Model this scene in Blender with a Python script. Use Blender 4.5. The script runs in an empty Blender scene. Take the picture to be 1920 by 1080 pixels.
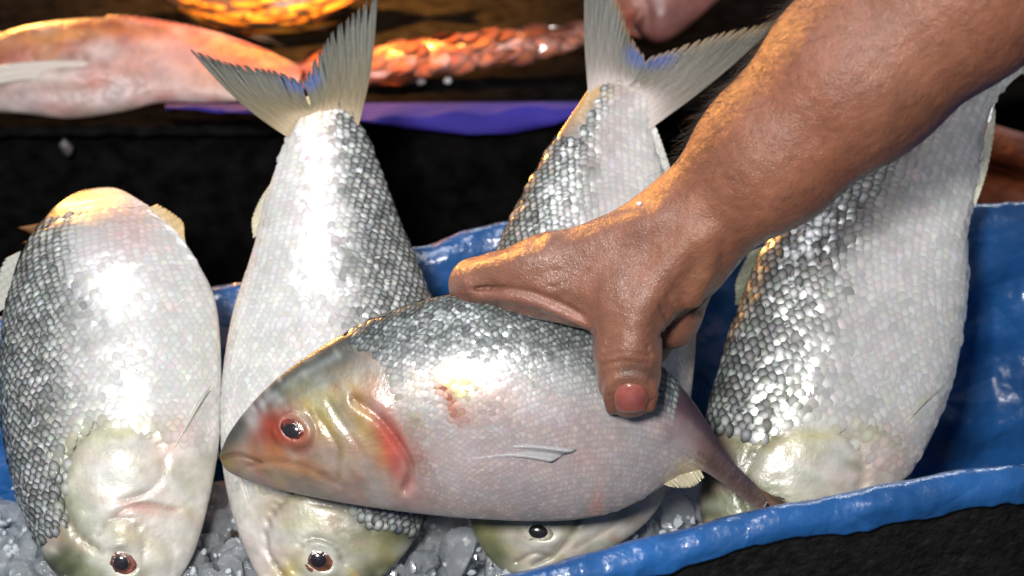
import bpy, math, random
import numpy as np
from mathutils import Vector, noise as mnoise

# ------------------------------------------------------------------ scene, camera, light
sc = bpy.context.scene
col = sc.collection
rng = np.random.default_rng(7)
random.seed(7)
R = math.radians
PITCH = R(28); S = 0.87; LENS = 60.0; K = 36.0 / LENS / 1920.0
CAM = np.array([0.0, 0.0, 0.70])
DV = np.array([0, math.cos(PITCH), -math.sin(PITCH)])
UV = np.array([0, math.sin(PITCH), math.cos(PITCH)])
RV = np.array([1.0, 0, 0])

cd = bpy.data.cameras.new('camera'); cam = bpy.data.objects.new('camera', cd); col.objects.link(cam)
cam.location = CAM; cam.rotation_euler = (math.pi / 2 - PITCH, 0, 0)
cd.lens = LENS; cd.sensor_width = 36; cd.clip_start = 0.02; cd.clip_end = 50
cd.dof.use_dof = True; cd.dof.focus_distance = 0.875 * S; cd.dof.aperture_fstop = 7.0
sc.camera = cam

w = bpy.data.worlds.new('World'); sc.world = w; w.use_nodes = True
bg = w.node_tree.nodes['Background']; bg.inputs[0].default_value = (0.62, 0.72, 0.9, 1); bg.inputs[1].default_value = 0.17

def lamp(name, loc, target, energy, color, size, size_y=None):
    l = bpy.data.lights.new(name, 'AREA'); l.energy = energy; l.color = color
    l.shape = 'RECTANGLE'; l.size = size; l.size_y = size_y or size
    o = bpy.data.objects.new(name, l); col.objects.link(o); o.location = loc
    o.rotation_euler = (Vector(target) - Vector(loc)).to_track_quat('-Z', 'Y').to_euler()
    return o
TGT = (0.02, 0.78, 0.28)
lamp('key_lamp', (-0.13, -0.04, 0.86), TGT, 9.6, (1.0, 0.98, 0.95), 0.11)
lamp('added_back_fill', (0.25, 2.3, 1.2), TGT, 9, (0.92, 0.97, 1.0), 1.3, 0.12)  # unseen strip light added for highlights on rim, fish tops and hand
lamp('added_tray_spot', (-0.06, 0.98, 0.95), (-0.13, 1.17, 0.33), 4.0, (1.0, 0.40, 0.07), 0.06).data.spread = R(34)  # narrow unseen spot added to brighten the orange scales on the tray
lamp('added_top_fill', (-0.38, 0.50, 1.55), TGT, 7, (0.97, 0.98, 1.0), 0.5, 0.3)  # soft overhead fill, added for shape and reflections on the fish
lamp('warm_lamp', (-0.62, 1.66, 0.66), (-0.02, 0.95, 0.42), 17, (1.0, 0.45, 0.10), 0.12)

sc.view_settings.view_transform = 'Standard'; sc.view_settings.look = 'None'
sc.view_settings.exposure = 0.0; sc.view_settings.gamma = 1.0
sc.render.engine = 'CYCLES'
sc.cycles.use_denoising = True
sc.cycles.max_bounces = 10; sc.cycles.transmission_bounces = 8
sc.cycles.sample_clamp_indirect = 4.0
sc.cycles.caustics_refractive = False; sc.cycles.caustics_reflective = False

# ------------------------------------------------------------------ helpers
def P(px, py, D):
    """world point seen at photograph pixel (px, py) at axial distance D"""
    px = np.asarray(px, float); py = np.asarray(py, float); D = np.asarray(D, float)
    a = (px - 960) * K; b = (540 - py) * K
    d = DV + a[..., None] * RV + b[..., None] * UV
    return CAM + (D * S)[..., None] * d
def pxm(D): return D * S * K
def to_px(v):
    q = np.asarray(v) - CAM
    D = q @ DV
    return 960 + (q @ RV) / D / K, 540 - (q @ UV) / D / K, D / S

def crom(pts, n):
    """Catmull-Rom resample by arc length"""
    p = np.asarray(pts, float)
    e = np.vstack([2 * p[0] - p[1], p, 2 * p[-1] - p[-2]])
    out = []
    for i in range(1, len(e) - 2):
        t = np.linspace(0, 1, 24, endpoint=False)[:, None]
        a, b, c, d = e[i - 1], e[i], e[i + 1], e[i + 2]
        out.append(0.5 * (2 * b + (c - a) * t + (2 * a - 5 * b + 4 * c - d) * t**2 + (3 * b - a - 3 * c + d) * t**3))
    out = np.vstack(out + [p[-1:]])
    L = np.r_[0, np.cumsum(np.linalg.norm(np.diff(out, axis=0), axis=1))]
    s = np.linspace(0, L[-1], n)
    return np.stack([np.interp(s, L, out[:, k]) for k in range(p.shape[1])], 1)

def mesh_np(name, V, F, mat, parent=None, cols=None, smooth=True):
    """V (n,3); F (m,k) array of one arity or list of such arrays"""
    Fs = F if isinstance(F, list) else [F]
    Fs = [np.asarray(f, np.int32) for f in Fs if len(f)]
    me = bpy.data.meshes.new(name)
    nl = sum(f.size for f in Fs); nf = sum(len(f) for f in Fs)
    me.vertices.add(len(V)); me.vertices.foreach_set('co', np.asarray(V, np.float32).ravel())
    me.loops.add(nl); me.loops.foreach_set('vertex_index', np.concatenate([f.ravel() for f in Fs]))
    tot = np.concatenate([np.full(len(f), f.shape[1], np.int32) for f in Fs])
    me.polygons.add(nf)
    me.polygons.foreach_set('loop_start', np.r_[0, np.cumsum(tot)[:-1]].astype(np.int32))
    me.polygons.foreach_set('use_smooth', np.full(nf, smooth))
    me.update(calc_edges=True)
    if cols is not None:
        at = me.color_attributes.new('Col', 'FLOAT_COLOR', 'POINT')
        c = np.ones((len(V), 4), np.float32); c[:, :cols.shape[1]] = cols
        at.data.foreach_set('color', c.ravel())
    me.validate()
    o = bpy.data.objects.new(name, me); col.objects.link(o)
    if mat: me.materials.append(mat)
    if parent is not None: o.parent = parent
    return o
def empty(name, loc):
    o = bpy.data.objects.new(name, None); o.empty_display_size = 0.02; col.objects.link(o)
    o.location = tuple(float(x) for x in loc)
    return o
def put(o, parent):
    o.parent = parent
    o.matrix_parent_inverse.identity()
    o.location = tuple(-x for x in parent.location)
    return o
def tag(o, label=None, cat=None, group=None, kind=None):
    if label: o['label'] = label
    if cat: o['category'] = cat
    if group: o['group'] = group
    if kind: o['kind'] = kind
    return o
def gridfaces(nu, nv, wrap_u=False, wrap_v=False, base=0):
    i = np.arange(nu if wrap_u else nu - 1); j = np.arange(nv if wrap_v else nv - 1)
    I, J = np.meshgrid(i, j, indexing='ij')
    I2 = (I + 1) % nu; J2 = (J + 1) % nv
    return base + np.stack([I * nv + J, I2 * nv + J, I2 * nv + J2, I * nv + J2], -1).reshape(-1, 4)

def vnoise(p, scale, seed=0, octs=3):
    """cheap smooth noise in numpy on (n,k) points, about -1..1"""
    r = np.random.default_rng(seed); out = np.zeros(len(p)); amp = 1.0; tot = 0
    for o in range(octs):
        for q in range(4):
            k = r.normal(size=p.shape[1]) * scale * (1.9 ** o); ph = r.uniform(0, 6.28)
            out += amp * np.sin(p @ k + ph + 1.3 * np.sin(p @ (k[::-1] * 0.7) + ph * 2))
        tot += amp * 2.0; amp *= 0.55
    return out / tot

# ------------------------------------------------------------------ materials
def mat(name, base=(0.5, 0.5, 0.5), rough=0.4, metal=0.0, vcol=False, coat=0.0, coat_rough=0.08, bump=None,
        trans=0.0, ior=1.45, sss=0.0, sss_r=(1, .4, .25), sss_s=0.004, spec=0.5, cvar=None, alpha=1.0):
    m = bpy.data.materials.new(name); m.use_nodes = True
    nt = m.node_tree; b = nt.nodes['Principled BSDF']; N = nt.nodes; L = nt.links
    b.inputs['Base Color'].default_value = (*base, 1); b.inputs['Roughness'].default_value = rough
    b.inputs['Metallic'].default_value = metal; b.inputs['Coat Weight'].default_value = coat
    b.inputs['Coat Roughness'].default_value = coat_rough; b.inputs['Transmission Weight'].default_value = trans
    b.inputs['IOR'].default_value = ior; b.inputs['Specular IOR Level'].default_value = spec
    b.inputs['Alpha'].default_value = alpha
    if sss:
        b.inputs['Subsurface Weight'].default_value = sss; b.inputs['Subsurface Radius'].default_value = sss_r
        b.inputs['Subsurface Scale'].default_value = sss_s
    tc = N.new('ShaderNodeTexCoord')
    src = None
    if vcol:
        a = N.new('ShaderNodeVertexColor'); a.layer_name = 'Col'; src = a.outputs['Color']
    if cvar:   # (scale, lo, hi) value variation
        n = N.new('ShaderNodeTexNoise'); n.inputs['Scale'].default_value = cvar[0]; n.inputs['Detail'].default_value = 5
        L.new(tc.outputs['Object'], n.inputs['Vector'])
        mr = N.new('ShaderNodeMapRange'); mr.inputs[1].default_value = 0.3; mr.inputs[2].default_value = 0.7
        mr.inputs[3].default_value = cvar[1]; mr.inputs[4].default_value = cvar[2]
        L.new(n.outputs[0], mr.inputs[0])
        mx = N.new('ShaderNodeMix'); mx.data_type = 'RGBA'; mx.blend_type = 'MULTIPLY'; mx.inputs[0].default_value = 1
        if src: L.new(src, mx.inputs[6])
        else: mx.inputs[6].default_value = (*base, 1)
        L.new(mr.outputs[0], mx.inputs[7]); src = mx.outputs[2]
    if src: L.new(src, b.inputs['Base Color'])
    if bump:
        prev = None
        for kind, scale, dist in bump:
            if kind == 'noise':
                n = N.new('ShaderNodeTexNoise'); n.inputs['Scale'].default_value = scale; n.inputs['Detail'].default_value = 6; h = n.outputs[0]
            else:
                n = N.new('ShaderNodeTexVoronoi'); n.inputs['Scale'].default_value = scale
                n.feature = 'DISTANCE_TO_EDGE' if kind == 'cell' else 'F1'; h = n.outputs['Distance']
            L.new(tc.outputs['Object'], n.inputs['Vector'])
            bp = N.new('ShaderNodeBump'); bp.inputs['Strength'].default_value = 1.0; bp.inputs['Distance'].default_value = dist
            L.new(h, bp.inputs['Height'])
            if prev: L.new(prev.outputs[0], bp.inputs['Normal'])
            prev = bp
        L.new(prev.outputs[0], b.inputs['Normal']); L.new(prev.outputs[0], b.inputs['Coat Normal'])
    return m

M = {}
M['skin_fish'] = mat('fish_skin', rough=0.42, metal=0.08, vcol=True, coat=0.4, coat_rough=0.16, bump=[('noise', 60, 0.0008), ('noise', 500, 0.0002)], cvar=(130, 0.80, 1.12))
M['red_skin'] = mat('red_fish_skin', rough=0.45, vcol=True, coat=0.25, coat_rough=0.2, bump=[('noise', 90, 0.002)], cvar=(90, .7, 1.15))
M['scale'] = mat('fish_scale', rough=0.30, metal=0.14, vcol=True, coat=0.3, coat_rough=0.1, cvar=(60, .88, 1.06))
M['fin'] = mat('fish_fin', rough=0.5, vcol=True, coat=0.2, bump=[('noise', 500, 0.0004)])
M['eye_ring'] = mat('fish_iris', rough=0.2, vcol=True, coat=1.0, coat_rough=0.04, cvar=(420, 0.45, 1.5), bump=[('noise', 300, 0.0006)])
M['pupil'] = mat('fish_pupil', base=(0.018, 0.017, 0.02), rough=0.15, coat=1.0, coat_rough=0.02)
M['human'] = mat('human_skin', rough=0.44, vcol=True, coat=0.22, coat_rough=0.16, sss=0.12, sss_s=0.004,
                 bump=[('cell', 800, 0.00030), ('noise', 300, 0.0005), ('noise', 1500, 0.0002)], cvar=(120, 0.86, 1.1))
M['nail'] = mat('thumb_nail', vcol=True, rough=0.25, coat=0.6, coat_rough=0.1, sss=0.15, sss_s=0.002, cvar=(400, .85, 1.1))
M['hair'] = mat('arm_hair', base=(0.03, 0.022, 0.018), rough=0.4)
nt_ = M['human'].node_tree; nt_.links.new([n for n in nt_.nodes if n.type == 'VERTEX_COLOR'][0].outputs['Alpha'], nt_.nodes['Principled BSDF'].inputs['Coat Weight'])
M['blue'] = mat('blue_plastic_sheet', base=(0.014, 0.090, 0.28), rough=0.36, coat=1.0, coat_rough=0.12, bump=[('cell', 38, 0.003), ('noise', 70, 0.0022)], cvar=(25, 0.65, 1.25))
M['purple'] = mat('indigo_plastic_sheet', base=(0.040, 0.030, 0.26), rough=0.7, spec=0.15, bump=[('noise', 60, 0.002)], cvar=(20, 0.8, 1.2))
M['rubber'] = mat('black_rubber', base=(0.008, 0.0075, 0.008), rough=0.5, bump=[('noise', 300, 0.0015), ('noise', 60, 0.003)], cvar=(180, 0.4, 1.9))
M['tray'] = mat('wet_black_tray', base=(0.0048, 0.0045, 0.0045), rough=0.9, spec=0.0, bump=[('noise', 120, 0.0012)], cvar=(90, 0.5, 1.8))
M['ice'] = mat('wet_ice', base=(0.92, 0.96, 1.0), rough=0.05, trans=0.74, ior=1.31, coat=0.5, bump=[('noise', 180, 0.0015), ('noise', 60, 0.003)])
_nt = M['ice'].node_tree; _o = [n for n in _nt.nodes if n.type == 'OUTPUT_MATERIAL'][0]; _tr = _nt.nodes.new('ShaderNodeBsdfTransparent'); _mx = _nt.nodes.new('ShaderNodeMixShader')
_tr.inputs[0].default_value = (.93, .97, 1, 1); _mx.inputs[0].default_value = 0.28
_nt.links.new(_nt.nodes['Principled BSDF'].outputs[0], _mx.inputs[1]); _nt.links.new(_tr.outputs[0], _mx.inputs[2]); _nt.links.new(_mx.outputs[0], _o.inputs[0])
M['slush'] = mat('packed_ice', base=(0.62, 0.69, 0.76), rough=0.2, coat=0.6, bump=[('noise', 90, 0.006), ('voro', 90, 0.003)], cvar=(60, 0.6, 1.3))
M['ground'] = mat('dark_stall_board', base=(0.012, 0.011, 0.011), rough=0.6, bump=[('noise', 40, 0.004)], cvar=(30, 0.5, 1.6))
M['rust'] = mat('rust_brown_clay', base=(0.20, 0.045, 0.012), rough=0.6, bump=[('noise', 70, 0.004)], cvar=(22, 0.25, 1.3))
M['gold'] = mat('tray_fish_scale', rough=0.4, metal=0.2, vcol=True, coat=0.4)  # vertex coloured; the upper fish has lamp glints painted in

# ------------------------------------------------------------------ ground
def plane(name, x0, x1, y0, y1, z, m):
    return mesh_np(name, np.array([[x0, y0, z], [x1, y0, z], [x1, y1, z], [x0, y1, z]]), np.array([[0, 1, 2, 3]]), m, smooth=False)
tag(plane('ground', -4, 4, -1, 6, 0.0, M['ground']), kind='structure')

# ------------------------------------------------------------------ front tub and its blue liner
rim_ctrl = [  # (px, py, D) going round: near side left to right, then back right to left
    (-500, 1230, .86), (-150, 1205, .80), (300, 1170, .778), (700, 1150, .778), (950, 1096, .786), (1100, 1054, .79), (1240, 1020, .795),
    (1400, 980, .80), (1600, 940, .805), (1780, 902, .81), (1950, 882, .82), (2250, 830, .87), (2420, 640, .95), (2300, 450, 1.02),
    (2050, 388, 1.045), (1850, 392, 1.05), (1600, 396, 1.055), (1250, 405, 1.055), (950, 425, 1.055), (800, 468, 1.05), (600, 500, 1.045),
    (420, 546, 1.035), (150, 585, 1.02), (-200, 640, 1.0), (-520, 780, .96), (-640, 1000, .91)]
rc = np.array(rim_ctrl); rimw = P(rc[:, 0], rc[:, 1], rc[:, 2])
NR = 700
rim = crom(np.vstack([rimw, rimw[:1]]), NR + 1)[:-1]
# small hand-crumpled wobble
ang = np.arange(NR) / NR * 2 * np.pi
rim[:, 2] += 0.0010 * vnoise(np.c_[np.cos(ang) * 9, np.sin(ang) * 9], 2.0, 3)
rcen = rim.mean(0)
tan = np.roll(rim, -1, 0) - np.roll(rim, 1, 0); tan[:, 2] = 0; tan /= np.linalg.norm(tan, axis=1)[:, None]
outw = np.stack([tan[:, 1], -tan[:, 0], 0 * tan[:, 0]], 1)
if ((rim - rcen) * outw).sum() < 0: outw = -outw
ZB = 0.03
def ring(off, z=None, dz=0.0):
    r = rim + outw * (off if np.isscalar(off) else off[:, None])
    if z is not None: r[:, 2] = z
    else: r[:, 2] += dz
    return r
def ring_sheet(name, rings, m, parent=None, cap=False):
    V = np.vstack(rings); F = gridfaces(len(rings), NR, wrap_v=True)
    Fs = [F]
    if cap:
        V = np.vstack([V, rings[-1].mean(0)]); k = len(V) - 1; b = (len(rings) - 1) * NR
        i = np.arange(NR); Fs.append(np.stack([b + i, b + (i + 1) % NR, np.full(NR, k)], 1))
    return mesh_np(name, V, Fs, m, parent)
rings = [ring(-.030, ZB + .01), ring(-.006, None, -.12), ring(-.004, None, -.01), ring(-.003, None, -.002), ring(.0, None, .0), ring(.003, None, -.002),
         ring(.004, None, -.006), ring(.003, None, -.010), ring(.002, None, -.05)]
zl = np.linspace(0, 1, 8)[1:]
for q in zl:
    r = ring(.002 - .03 * q); r[:, 2] = (rim[:, 2] - .05) * (1 - q) + ZB * q - 0.03 * q * 0; rings.append(r)
tub = ring_sheet('fish_tub', rings, M['rubber'], cap=True)
tag(tub, 'black rubber tub lined in blue holding the head-down silver fish on ice', 'tub')
# liner
wr = np.c_[np.cos(ang) * 6, np.sin(ang) * 6]
hang = 0.0095 + 0.0035 * vnoise(wr, 1.6, 11) + 0.0012 * vnoise(wr, 10, 12)
hang = np.clip(hang, .004, .018)
def wrk(seed, a, s=9): return a * vnoise(wr, s, seed)
lin = []
nin = 26
for i in range(nin):
    q = i / (nin - 1)
    depth = 0.25 * (1 - q)
    a = 0.0065 * min(1, depth / .03)
    base = -.010 - .055 * (1 - q) ** 1.2
    r = ring(base + a * (vnoise(np.c_[wr, np.full(NR, depth * 22)], 2.4, 21) + .5 * vnoise(np.c_[wr * 1.5, np.full(NR, depth * 30)], 5, 22)), None, -depth - .004)
    lin.append(r)
def crk(seed, a): return a * .5 * (np.abs(vnoise(wr, 6, seed)) ** .5 - .5) + a * .22 * vnoise(wr, 34, seed + 1)
lin.append(ring(-.0052 + crk(31, .0014), None, .0005) + np.c_[np.zeros((NR, 2)), crk(38, .0012)]); lin.append(ring(-.0015 + crk(32, .0012), None, .0026) + np.c_[np.zeros((NR, 2)), crk(33, .0022)])
lin.append(ring(.0030 + crk(34, .0014), None, .0016) + np.c_[np.zeros((NR, 2)), crk(39, .0014)]); lin.append(ring(.0058 + crk(35, .0010), None, -.002))
for q in (.35, .7, 1.0):
    r = ring(.0062 + np.abs(crk(36 + int(q * 10), .0016 + .0014 * q))); r[:, 2] -= hang * q + .002; lin.append(r)
liner = ring_sheet('plastic_liner', lin, M['blue'])
sol = liner.modifiers.new('thick', 'SOLIDIFY'); sol.thickness = 0.0006; sol.offset = 1
ss = liner.modifiers.new('sub', 'SUBSURF'); ss.levels = 1; ss.render_levels = 1
tag(liner, 'crumpled glossy blue plastic sheet folded over the rim of the fish tub', 'plastic sheet')

# ------------------------------------------------------------------ fish builder
class Fish:
    def __init__(s, name, dors, vent, D0, kx=0.0, ky=0.0, thick=.42, NT=230, NA=88, bend=None, wprof=None, q_d=.46, q_v=.62):
        s.D0, s.kx, s.ky = D0, kx, ky
        s.NT, s.NA = NT, NA
        d = crom(dors, NT); v = crom(vent, NT)
        s.C = (d + v) / 2; s.A = (d - v) / 2; s.H = np.linalg.norm(s.A, axis=1)
        t = np.linspace(0, 1, NT); s.t = t
        Hs = np.maximum(s.H, 1)
        # plump in the shoulders, thin towards the tail
        prof = np.interp(t, [0, .06, .2, .4, .6, .76, .88, .94, 1], wprof or [1.0, .98, 1.02, 1.05, 1.0, .80, .48, .16, .02])
        s.W = thick * Hs * prof
        a = np.linspace(0, 2 * np.pi, NA, endpoint=False); s.a = a
        h = np.cos(a); sg = np.sign(np.sin(a)); base = np.clip(1 - h * h, 0, 1)
        f = np.where(h > 0, base ** q_d, base ** q_v) * sg
        s.h = h; s.f = f
        s.bend = np.zeros(NT) if bend is None else np.interp(t, *bend)
        s.X = s.C[:, None, :] + s.A[:, None, :] * h[None, :, None]
        s.X[..., 1] += .25 * s.bend[:, None]
        s.O = s.W[:, None] * f[None, :] + s.bend[:, None]     # >0: towards the camera, in px
        s.near = np.broadcast_to((f > -0.05)[None, :], s.O.shape)
        p0 = s.w(*s.C[NT // 2], 0); px1 = s.w(s.C[NT // 2][0] + 100, s.C[NT // 2][1], 0); py1 = s.w(s.C[NT // 2][0], s.C[NT // 2][1] + 100, 0)
        n = np.cross(px1 - p0, py1 - p0); n /= np.linalg.norm(n)
        if n @ DV > 0: n = -n
        s.N = n
        s.root = empty(name, s.w(*s.C[0], 0)); s.disp = np.zeros(s.O.shape)
        s.colr = None
    def Df(s, x, y): return s.D0 + s.kx * (np.asarray(x) - 960) / 1000 + s.ky * (540 - np.asarray(y)) / 1000
    def w(s, x, y, off):
        D = s.Df(x, y); p = P(x, y, D)
        if hasattr(s, 'N'): p = p + s.N * np.asarray(off * pxm(D))[..., None]
        return p
    def T(s): return np.broadcast_to(s.t[:, None], s.O.shape)
    def Hh(s): return np.broadcast_to(s.h[None, :], s.O.shape)
    def polydist(s, poly, n=60):
        c = crom(poly, n); d = np.full(s.O.shape, 1e9)
        for p in c: d = np.minimum(d, np.hypot(s.X[..., 0] - p[0], s.X[..., 1] - p[1]))
        return d
    def groove(s, poly, width, depth): s.disp -= depth * np.exp(-(s.polydist(poly) / width) ** 2)
    def dome(s, cx, cy, rx, ry, ang, hgt, flat=2.0):
        c, sn = math.cos(R(ang)), math.sin(R(ang)); dx = s.X[..., 0] - cx; dy = s.X[..., 1] - cy
        u = (dx * c + dy * sn) / rx; v = (-dx * sn + dy * c) / ry
        s.disp += hgt * np.exp(-((u * u + v * v) ** flat))
    def blob(s, cx, cy, rx, ry, ang, color, k=1.0, pw=1.0, rag=0.25):
        c, sn = math.cos(R(ang)), math.sin(R(ang)); dx = s.X[..., 0] - cx; dy = s.X[..., 1] - cy
        u = (dx * c + dy * sn) / rx; v = (-dx * sn + dy * c) / ry
        n = vnoise(np.c_[s.X[..., 0].ravel(), s.X[..., 1].ravel()] / 30.0, 1.0, int(cx) % 97).reshape(s.O.shape)
        m = k * np.exp(-((u * u + v * v) * (1 + rag * 2 * n)) ** pw) 
        m = np.clip(m, 0, 1)[..., None]; s.colr = s.colr * (1 - m) + np.array(color) * m
    def speckle(s, x0, x1, y0, y1, n, cols, rmin, rmax, ang, k=.4, seed=0, tmax=1.0):
        r = np.random.default_rng(seed + 300); c, sn = math.cos(R(ang)), math.sin(R(ang))
        for _ in range(n):
            cx, cy = r.uniform(x0, x1), r.uniform(y0, y1); rx = r.uniform(rmin, rmax); ry = rx * r.uniform(.35, .7)
            dx = s.X[..., 0] - cx; dy = s.X[..., 1] - cy; u = (dx * c + dy * sn) / rx; v = (-dx * sn + dy * c) / ry
            m = (k * r.uniform(.4, 1) * np.exp(-(u * u + v * v)) * (s.T() < tmax))[..., None]
            s.colr = s.colr * (1 - m) + np.array(cols[r.integers(len(cols))]) * m
    def line(s, poly, width, color, k=1.0):
        m = np.clip(k * np.exp(-(s.polydist(poly) / width) ** 2), 0, 1)[..., None]
        s.colr = s.colr * (1 - m) + np.array(color) * m
    def base_color(s, stops_h, cols, head=None, head_t=.26, noise_amt=.18, seed=1):
        """colour by position between belly (-1) and back (1)"""
        X = s.X.reshape(-1, 2) / 40.0
        hh = s.Hh() + noise_amt * vnoise(X, 1.1, seed).reshape(s.O.shape)
        c = np.stack([np.interp(hh, stops_h, np.array(cols)[:, k]) for k in range(3)], -1)
        if head is not None:
            ch = np.stack([np.interp(hh, stops_h, np.array(head)[:, k]) for k in range(3)], -1)
            m = 1 / (1 + np.exp((s.T() - head_t + .02 * vnoise(X, 2, seed + 5).reshape(s.O.shape)) / .022))[..., None]
            n1 = vnoise(X, 2.2, seed + 8).reshape(s.O.shape)[..., None]; n2 = vnoise(X, 1.0, seed + 9).reshape(s.O.shape)[..., None]; n3 = vnoise(X, 6.0, seed + 10).reshape(s.O.shape)[..., None]
            ch = ch * (1 + .16 * n1 + .10 * n3); ol = np.clip(n2 * 1.6 - .1, 0, 1) * .5; ch = ch * (1 - ol) + np.array((.34, .34, .20)) * ol
            pk = np.clip(-n2 * 1.4 - .25, 0, 1) * .35; ch = ch * (1 - pk) + np.array((.66, .45, .40)) * pk
            c = c * (1 - m) + ch * m
        s.colr = c
    def surf(s, x, y):
        d = (s.X[..., 0] - x) ** 2 + (s.X[..., 1] - y) ** 2 + np.where(s.near, 0, 1e8)
        i = np.unravel_index(np.argmin(d), d.shape); return s.O[i] + s.disp[i], i
    def build_body(s, m):
        O = s.O + s.disp * np.where(s.f > 0, 1, -1)[None, :] * np.minimum(1, 1.6 * np.abs(s.f))[None, :]
        s.Ofull = O
        V = s.w(s.X[..., 0], s.X[..., 1], O); s.V = V
        F = gridfaces(s.NT, s.NA, wrap_v=True)
        e0 = V[0].mean(0); e1 = V[-1].mean(0); n = s.NT * s.NA; j = np.arange(s.NA)
        T0 = np.stack([(j + 1) % s.NA, j, np.full(s.NA, n)], 1); b = (s.NT - 1) * s.NA
        T1 = np.stack([b + j, b + (j + 1) % s.NA, np.full(s.NA, n + 1)], 1)
        Va = np.vstack([V.reshape(-1, 3), e0, e1]); c = np.vstack([s.colr.reshape(-1, 3), s.colr[0].mean(0), s.colr[-1].mean(0)])
        s.body = put(mesh_np('body', Va, [F, T0, T1], m, cols=np.clip(c, 0, 1)), s.root); return s.body
    def build_scales(s, m, size, t0, t1, rimk, cenk, lift=.07, jit=.085, seed=3, edge_fn=None, width=1.0, rel0=0.05, dim=.38, inh=(.14, .60), floor=.42, length=1.0):
        """overlapping scales as real little plates; size in px. rimk/cenk: colours fn(h)->rgb"""
        r = np.random.default_rng(seed)
        # arc length along the midline
        L = np.r_[0, np.cumsum(np.linalg.norm(np.diff(s.C, axis=0), axis=1))]
        rows = np.arange(L[-1] * t0, L[-1] * t1, size * .62)
        ti = np.interp(rows, L, np.arange(s.NT))
        cen, nor, tau, bb, hv, tv, rad, sk = [], [], [], [], [], [], [], []; flat_ = []
        V = s.V; V0 = s.w(s.X[..., 0], s.X[..., 1], s.O)
        for k, f in enumerate(ti):
            i = int(min(max(f, 1), s.NT - 3)); fr = f - i
            ringp = V[i] * (1 - fr) + V[i + 1] * fr; ringn = V0[min(i + 3, s.NT - 1)]; ringb = V0[max(i - 3, 0)]; r0 = V0[i]; r0n = np.roll(r0, -1, 0)
            nx = np.roll(ringp, -1, 0); seg = np.linalg.norm(nx - ringp, axis=1); c = np.r_[0, np.cumsum(seg)]
            step = size * pxm(s.D0) * 0.88
            a = np.arange((k % 2) * .5 * step, c[-1], step); a = a + r.normal(0, .02 * step, len(a)); a = np.clip(a, 0, c[-1] * .9999)
            jj = np.searchsorted(c, a, 'right') - 1; fj = (a - c[jj]) / np.maximum(seg[jj], 1e-9); j2 = (jj + 1) % s.NA
            p = ringp[jj] * (1 - fj)[:, None] + ringp[j2] * fj[:, None]
            g = r0n[jj] - r0[jj]; g /= np.linalg.norm(g, axis=1)[:, None] + 1e-12
            tt = (ringn[jj] - ringb[jj]); tt /= np.linalg.norm(tt, axis=1)[:, None] + 1e-12
            n = np.cross(g, tt); n /= np.linalg.norm(n, axis=1)[:, None] + 1e-12
            axis = ringp.mean(0)
            sgn = np.sign(((p - axis) * n).sum(1)); n *= np.where(sgn == 0, 1, sgn)[:, None]
            cen.append(p); nor.append(n); tau.append(tt); bb.append(g)
            hv.append(s.h[jj] * (1 - fj) + s.h[j2] * fj); tv.append(np.full(len(a), s.t[i]))
            sk.append(s.colr[i][jj])
            flat_.append(s.disp[i][jj] > -.5)
            rad.append(np.full(len(a), size * pxm(s.D0) * min(1, .45 + 1.5 * s.H[i] / s.H.max())))
        cen, nor, tau, bb, sk = map(np.vstack, (cen, nor, tau, bb, sk)); hv, tv, rad = map(np.concatenate, (hv, tv, rad))
        keep = np.concatenate(flat_)
        if edge_fn is not None: keep = keep & edge_fn(tv, hv)
        if True:
            cen, nor, tau, bb, hv, tv, rad, sk = (q[keep] for q in (cen, nor, tau, bb, hv, tv, rad, sk))
        n = len(cen)
        rad = rad * r.uniform(.84, 1.12, n)
        hj = hv + .10 * r.normal(0, 1, n); relf = floor + (1 - floor) * np.clip((hv - rel0) / .4, 0, 1)
        tl = (lift + r.normal(0, jit, n)) * relf; tw = r.normal(0, jit, n) * relf
        NS = 8; th = np.arange(NS) / NS * 2 * np.pi
        shp = [(.12, 0, .042)] + [(.34 * math.cos(q) + .12, .30 * math.sin(q), .036) for q in th] + [(.78 * math.cos(q) + .04, .62 * math.sin(q), 0.0) for q in th]
        shp = np.array(shp)
        loc = shp[None, :, :] * rad[:, None, None] * np.array([length, width, 1])
        zz = loc[..., 2] * relf[:, None] + loc[..., 0] * tl[:, None] + loc[..., 1] * tw[:, None] + (.03 * rad)[:, None]
        Vs = cen[:, None, :] + loc[..., 0, None] * tau[:, None, :] + loc[..., 1, None] * bb[:, None, :] + zz[..., None] * nor[:, None, :]
        q = np.arange(NS); q2 = (q + 1) % NS
        tri = np.stack([np.zeros(NS, int), 1 + q, 1 + q2], 1); quad = np.stack([1 + q, 1 + NS + q, 1 + NS + q2, 1 + q2], 1)
        off = (np.arange(n) * len(shp))[:, None, None]
        Ft = (tri[None] + off).reshape(-1, 3); Fq = (quad[None] + off).reshape(-1, 4)
        # orient outward
        cc = cenk(hv, tv); rr = rimk(hv, tv)
        mk = np.clip((hv + vnoise(cen, 90, seed) * .16 + r.normal(0, .07, n) - inh[0]) / (inh[1] - inh[0]), 0, 1)[:, None]
        cc = np.clip(sk * 1.10, 0, .86) * (1 - mk) + cc * mk; rr = sk * .84 * (1 - mk) + rr * mk
        dk = np.clip((hv - .25) / .3, 0, 1)[:, None]; br = r.uniform(.85, 1.08, (n, 1)) * (1 - dk) + dk * (dim + (1.1 - dim) * r.uniform(0, 1, (n, 1)) ** 1.1); tint = 1 + r.normal(0, .03, (n, 3))
        c = np.empty((n, len(shp), 3)); c[:, 0] = cc * br * tint; c[:, 1:1 + NS] = (cc * (.72 - .18 * mk) + rr * (.28 + .18 * mk))[:, None] * br[:, None] * tint[:, None]
        c[:, 1 + NS:] = rr[:, None]
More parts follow.
